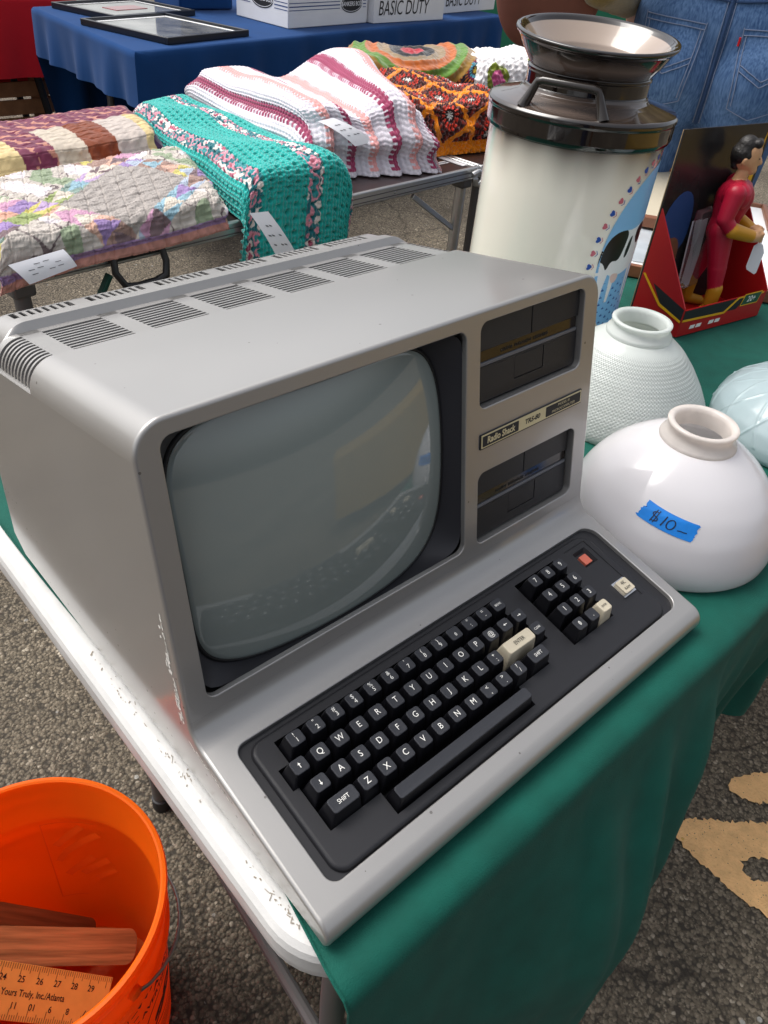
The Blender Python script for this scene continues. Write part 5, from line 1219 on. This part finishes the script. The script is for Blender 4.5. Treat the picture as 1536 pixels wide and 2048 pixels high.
cr = empty('wooden_crate', (1.52, 4.62, 0), 'brown wooden crate standing on the asphalt below the red cloth', 'crate')
for k in range(4):
    MB().box((0, -.15, .05 + .085 * k), (.34, .012, .072)).build('plank', 'crate', cr, bevel=.003); MB().box((-.17, 0, .05 + .085 * k), (.012, .29, .072)).build('plank', 'crate', cr, bevel=.003); MB().box((.17, 0, .05 + .085 * k), (.012, .29, .072)).build('plank', 'crate', cr, bevel=.003)
MB().box((0, 0, .01), (.33, .29, .012)).build('base', 'crate', cr)
def quadbox(name, P, z0, h, m, parent, base): MB().prism([(p[0] - base[0], p[1] - base[1]) for p in P], z0, z0 + h).build(name, m, parent, bevel=.004)
def carton(corner, ax, ay, h, label, faces, lid=True):
    e = empty('storage_box', (corner[0], corner[1], .7435), label, 'box', 'white cartons on the blue cloth'); A = Vector(ax); B = Vector(ay)
    P = [Vector((0, 0)), A, A + B, B]
    MB().prism([(p.x, p.y) for p in P], 0, h).build('carton', 'card', e, bevel=.003)
    if lid: c = (A + B) / 2; Q = [c + (p - c) * 1.04 for p in P]; MB().prism([(p.x, p.y) for p in Q], h - .07, h + .012).build('lid', 'card', e, bevel=.004)
    def onf(which, u, v, off=.0012):
        if which == 'a': d = A.normalized(); nrm = Vector((d.y, -d.x)); p = d * u + nrm * off
        else: d = B.normalized(); nrm = Vector((-d.y, d.x)); p = d * u + nrm * off
        return Vector((p.x, p.y, v))
    return e, onf, A.length, B.length
e, onf, LA, LB = carton((2.349, 3.243), (.579, .114), (-.022, .391), .27, 'white carton printed with oval emblems and blue stripes on the blue cloth', None)
def oval(e, onf, f, cu, cv, w, h, s, sz, flip=False):
    P = arcp(cu, cv, w / 2, h / 2, 0, 360, 40)[:-1]; Pq = [(cu + (p[0] - cu) * (1 if abs(p[0] - cu) < w * .36 else .88), p[1]) for p in P]
    MB().flat(rrect(cu - w / 2, cu + w / 2, cv - h * .36, cv + h * .36, .006) if False else P, 0, (), lambda a, b, c: onf(f, a, b, .0012)).build('emblem', 'ink', e, smooth=0, fix=False)
    mb = MB(); A_ = arcp(cu, cv, w / 2 * .93, h / 2 * .86, 0, 360, 40); B_ = arcp(cu, cv, w / 2 * .90, h / 2 * .80, 0, 360, 40); mb.strip([onf(f, *p, .0016) for p in A_], [onf(f, *p, .0016) for p in B_]); mb.build('emblem_line', 'card', e, smooth=0, fix=False)
    wrap_text('lettering', s, sz, 'card', e, (lambda a, b: onf(f, 2 * cu - a if flip else a, b, .0018)), cu, cv, 0, .0004, .95)
oval(e, onf, 'a', .46, .085, .165, .075, 'BANKERS BOX', .026); oval(e, onf, 'b', .19, .095, .165, .075, 'BANKERS BOX', .026, True)
for f, u0, u1 in (('a', 0.006, .37), ('a', .55, .575), ('b', .004, .10), ('b', .28, .385)):
    for z, w in ((.084, .0045), (.070, .003), (.098, .003)): MB().flat([(u0, z - w / 2), (u1, z - w / 2), (u1, z + w / 2), (u0, z + w / 2)], 0, (), lambda a, b, c: onf(f, a, b, .001)).build('printed_stripe', 'navy', e, smooth=0, fix=False)
e, onf, LA, LB = carton((2.944, 3.326), (.585, .075), (-.04, .36), .26, 'white carton with thin black capital lettering next to the striped carton', None)
wrap_text('lettering', 'BASIC DUTY', .092, 'ink', e, lambda a, b: onf('a', a, b), .24, .062, 0, 0, .80, .12)
e, onf, LA, LB = carton((3.70, 3.585), (.62, .14), (-.06, .36), .26, 'white carton with thin lettering at the end of the blue table', None)
wrap_text('lettering', 'BASIC DUTY', .092, 'ink', e, lambda a, b: onf('a', a, b), .24, .062, 0, 0, .80, .12)
bb = empty('blue_bin', (2.26, 3.80, .7435), 'plain blue storage bin behind the framed pictures', 'bin'); MB().box((0, .12, .13), (.30, .26, .26)).build('bin_body', 'blue_cloth', bb, bevel=.01); MB().box((0, .12, .262), (.32, .28, .02)).build('bin_lid', 'blue_cloth', bb, bevel=.006)
def qframe(P, label, layers):
    O = Vector((*P[1], 0)); X_ = Vector((*P[2], 0)) - O; Y_ = Vector((*P[0], 0)) - O; w = X_.length; h = Y_.length; rz = math.atan2(X_.y, X_.x)
    return frame('picture_frame', (O.x, O.y, .7435), w, h, .024, .014, rz, label, 'frame_black', layers, 'framed pictures on the blue cloth')
f1 = qframe([(1.627, 3.466), (1.579, 2.975), (2.038, 3.10)], 'black framed picture under glass at the front edge of the blue cloth', [('print', 'mat_board', 0, .012), ('picture', 'picture_dark', .035, .0142)])
f2 = qframe([(1.62, 3.90), (1.628, 3.50), (2.10, 3.635)], 'black framed picture with reddish print behind the other frame', [('print', 'mat_board', 0, .012), ('picture', 'picture_dark', .03, .0142), ('red_print', 'picture_red', .14, .0162)])
pn_ = MB().box((0, 0, .8), (2.4, .05, 1.6)).build('green_screen', 'teal_panel', None, (6.3, 5.3, 0), (0, 0, R(-40))); tag(pn_, 'green fabric screen beyond the end of the blue table', 'screen')

# ================================================================ person in jeans, seen from behind
def person(name, loc, rz, label, jeans, shirt, full_detail=True, arms=None):
    e = empty(name, loc, label, 'person', None, rz)         # faces +Y in its own frame
    L = []
    for sx in (-1, 1):
        L += [((sx * .088, 0, .93), .108, (sx * .098, .012, .52), .072), ((sx * .098, .012, .52), .073, (sx * .105, -.008, .10), .056), ((sx * .105, -.008, .12), .062, (sx * .105, -.008, .06), .066), ((sx * .085, -.058, .905), .098, (sx * .080, -.045, .86), .092)]
    L += [((-.085, 0, .99), .112, (.085, 0, .99), .112), ((-.085, .006, 1.08), .100, (.085, .006, 1.08), .100)]
    j = smin_blob('jeans', L, .012, jeans, e, 5)
    sh = []
    for sx in (-1, 1): sh += [((sx * .105, -.04, .035), .042, (sx * .11, .12, .030), .036)]
    for q in sh: MB().tube([q[0], tuple((a + b) / 2 for a, b in zip(q[0], q[2])), q[2]], [.045, .045, .036], 12).build('shoe', 'ink', e)
    T = [((-.075, 0, 1.20), .106, (.075, 0, 1.20), .106), ((-.085, .005, 1.29), .110, (.085, .005, 1.29), .110), ((-.105, 0, 1.40), .105, (.105, 0, 1.40), .105), ((0, 0, 1.48), .07, (0, .005, 1.52), .058)]
    arms = arms or [[(.19, 0, 1.43), (.26, .02, 1.16), (.25, .16, .98)], [(-.19, 0, 1.43), (-.26, .02, 1.16), (-.25, .16, .98)]]
    for A_ in arms: T += [(A_[0], .062, A_[1], .048), (A_[1], .048, A_[2], .038)]
    smin_blob('sweater', T, .012, shirt, e, 4)
    B = [((0, .005, 1.50), .052, (0, .012, 1.58), .050), ((0, .01, 1.66), .088, (0, .018, 1.70), .092, (.84, 1, 1)), ((0, .05, 1.62), .055, (0, .06, 1.60), .045), ((0, .108, 1.655), .014, (0, .116, 1.635), .017), ((-.075, .005, 1.66), .016, (-.077, .0, 1.635), .013), ((.075, .005, 1.66), .016, (.077, .0, 1.635), .013)]
    b_ = smin_blob('head', B, .007, 'skin', e, 3)
    smin_blob('hair', [((0, -.018, 1.70), .095, (0, -.005, 1.72), .088), ((0, -.06, 1.64), .05, (0, -.05, 1.60), .04)], .009, 'hair', e, 2)
    for A_ in arms:
        w = Vector(A_[2]); d = (w - Vector(A_[1])).normalized(); s_ = d.cross(Vector((0, 0, 1))).normalized(); H = [(w, .030, w + d * .07, .034)]
        for k in range(4): f0 = w + d * .09 + s_ * (.026 - .017 * k); H += [(f0, .010, f0 + d * (.035 - .004 * abs(k - 1)) - Vector((0, 0, .012)), .009), (f0 + d * .035 - Vector((0, 0, .012)), .009, f0 + d * .052 - Vector((0, 0, .030)), .008)]
        th_ = w + d * .03 + s_ * .034; H += [(th_, .011, th_ + d * .045 + s_ * .018, .009)]
        smin_blob('hand', H, .005, 'skin', e, 2)
    return e, j
PZ = R(-61)        # heading: back turned to the camera
pe, jn = person('person', (1.955, .935, 0), PZ, 'person in blue jeans and olive sweater standing with back turned behind the table', 'denim', 'olive', arms=[[(.19, 0, 1.46), (.27, .04, 1.22), (.20, .22, 1.12)], [(-.19, 0, 1.46), (-.265, -.17, 1.06), (-.22, .06, 1.02)]])
pe.scale = (1.10, 1.10, 1.10)
dg = bpy.context.evaluated_depsgraph_get()
bv = BVHTree.FromPolygons([v.co for v in jn.data.vertices], [p.vertices for p in jn.data.polygons])
def onj(x, z, off=.0):      # from behind (the person's -Y side)
    h = bv.ray_cast(Vector((x, -.6, z)), Vector((0, 1, 0)))
    if h[0] is None: return Vector((x, -.1 - off, z))
    return h[0] + h[1] * off
def jpatch(name, poly_fn, nu, nv, m, off):
    P = np.array([[onj(*poly_fn(i / (nu - 1), j / (nv - 1)), off) for j in range(nv)] for i in range(nu)]); o = gridobj(name, P, m, jn); return o
def pocket(sx):
    x0, x1, zt, zb = .035, .165, 1.010, .865
    def f(u, v):
        x = x0 + (x1 - x0) * u; z = zt + .006 * (u) - (zt - zb) * v; x = x + ((x0 + x1) / 2 - x) * .22 * v; z -= .022 * max(0, v - .82) / .18 * (1 - abs(2 * u - 1)) ; return sx * x, z
    o = jpatch('back_pocket', f, 26, 26, 'denim', .004)
    for (u0, v0, u1, v1) in ((.03, .02, .97, .02), (.03, .09, .97, .09), (.02, .0, .04, .98), (.98, .0, .96, .98), (.04, .98, .5, .985), (.96, .98, .5, .985), (.08, .1, .10, .93), (.92, .1, .90, .93), (.1, .45, .5, .62), (.9, .45, .5, .62), (.1, .52, .5, .69), (.9, .52, .5, .69)):
        MB().tube([onj(*f(u0 + (u1 - u0) * k / 12, v0 + (v1 - v0) * k / 12), .0052) for k in range(13)], .0011, 5).build('stitching', 'thread', jn)
    return f
fL = pocket(-1); fR = pocket(1)
MB().box(onj(.036, .985, .007), (.004, .008, .016)).build('red_tab', 'red_cloth', jn)
MB().tube([onj(.0, 1.12 - .30 * k / 24, .003) for k in range(25)], .0045, 6).build('seat_seam', 'denim_dark', jn)
for dx in (-.008, .008): MB().tube([onj(dx, 1.12 - .30 * k / 24, .0022) for k in range(25)], .0010, 5).build('stitching', 'thread', jn)
for sg in (-1, 1): MB().tube([onj(sg * (.004 + .17 * k / 16), 1.050 + .022 * k / 16, .0024) for k in range(17)], .0022, 5).build('yoke_seam', 'denim_dark', jn)
MB().tube([onj(-.19 + .38 * k / 20, 1.115, .003) for k in range(21)], .003, 5).build('waistband_seam', 'denim_dark', jn)
# bag hanging at the person's side
bgE = empty('shoulder_bag', (1.625, 1.225, 1.01), 'brown cloth shoulder bag hanging beside the person in jeans', 'bag', None, R(-52))
n_a, n_b = 60, 40; uu, vv = np.meshgrid(np.linspace(0, 2 * math.pi, n_a, endpoint=False), np.linspace(0, 1, n_b), indexing='ij'); prof_ = np.sin(np.clip(vv, 0, 1) * math.pi) ** .35; ex_ = .135 * prof_ * (1 - .10 * vv); ey_ = .075 * prof_
sg_ = lambda q, n_: np.sign(q) * abs(q) ** n_
Pb_ = np.stack([ex_ * sg_(np.cos(uu), .6), ey_ * sg_(np.sin(uu), .7), vv * .33], -1); Pb_ += (.006 * sinoise(Pb_, 22, 91, 3))[..., None] * np.array([.5, 1, .3])
gridobj('bag_body', Pb_, 'bag', bgE, wu=True)
for y in (-.062, .062): MB().tube([(-.11, y, .27), (-.10, y * 1.02, .40), (0, y * .5, .62), (.10, y * 1.02, .40), (.11, y, .27)], .010, 8).build('bag_strap', 'strap', bgE)
MB().tube([(-.17, 0, .300), (0, 0, .326), (.17, 0, .300)], .006, 8).build('zip', 'strap', bgE)

# ================================================================ what the curved screen mirrors: the photographer and the stalls behind
ph, pj = person('person', (-.34, -.52, 0), R(-38), 'person in dark jacket taking the photograph, mirrored in the computer screen', 'denim_dark', 'dark_wear', arms=[[(.19, 0, 1.43), (.20, .12, 1.22), (.10, .30, 1.27)], [(-.19, 0, 1.43), (-.24, .06, 1.18), (-.12, .26, 1.22)]])
my = hang('mustard_tablecloth', [(1.45, -1.75), (2.6, -.75), (2.25, -.30), (1.10, -1.30)], .74, [.55, .55, .55, .55], .02, 'mustard', '', .015)
tag(my, 'mustard yellow cloth on the stall mirrored in the screen', 'tablecloth')

rk = empty('clothes_rack', (-2.6, -3.4, 0), 'clothes rack hung with dark garments at the stall mirrored in the screen', 'clothes rack', None, R(38))
for x in (-1.2, 1.2): MB().tube([(x, 0, 0), (x, 0, 1.55)], .018, 8).build('post', 'leg', rk); MB().tube([(x, -.25, .02), (x, .25, .02)], .018, 8).build('foot', 'leg', rk)
MB().tube([(-1.2, 0, 1.55), (1.2, 0, 1.55)], .015, 8).build('rail', 'leg', rk)
gm = ['dark_wear', 'blue_cloth', 'denim_dark', 'paper', 'bag', 'dark_wear', 'red_cloth', 'denim', 'dark_wear', 'paper', 'olive', 'dark_wear']
for k, m_ in enumerate(gm): MB().prism([(-.20, 0), (-.24, -.62), (.24, -.62), (.20, 0), (.05, .05), (-.05, .05)], -.03, .03, (), lambda a, b, c: (-1.05 + .19 * k + c, a, 1.46 + b)).build('garment', m_, rk, bevel=.02)
wt2 = empty('wooden_table', (-1.35, -1.55, 0), 'brown wooden table mirrored in the left of the screen', 'table', None, R(35))
MB().box((0, 0, .72), (1.5, .7, .04)).build('tabletop', 'wood_dark', wt2, bevel=.004)
for (x, y) in ((-.7, -.3), (.7, -.3), (-.7, .3), (.7, .3)): MB().box((x, y, .35), (.06, .06, .70)).build('leg', 'wood_dark', wt2, bevel=.004)
cn = empty('canopy_tent', (-3.6, -5.6, 0), 'white canopy tent over the far stalls mirrored in the screen', 'tent', None, R(38))
for (x, y) in ((-1.5, -1.5), (1.5, -1.5), (-1.5, 1.5), (1.5, 1.5)): MB().tube([(x, y, 0), (x, y, 2.2)], .025, 8).build('pole', 'leg', cn)
MB().add([(-1.55, -1.55, 2.2), (1.55, -1.55, 2.2), (1.55, 1.55, 2.2), (-1.55, 1.55, 2.2), (0, 0, 3.0)], [(0, 1, 4), (1, 2, 4), (2, 3, 4), (3, 0, 4)]).build('roof', 'card', cn, smooth=0)
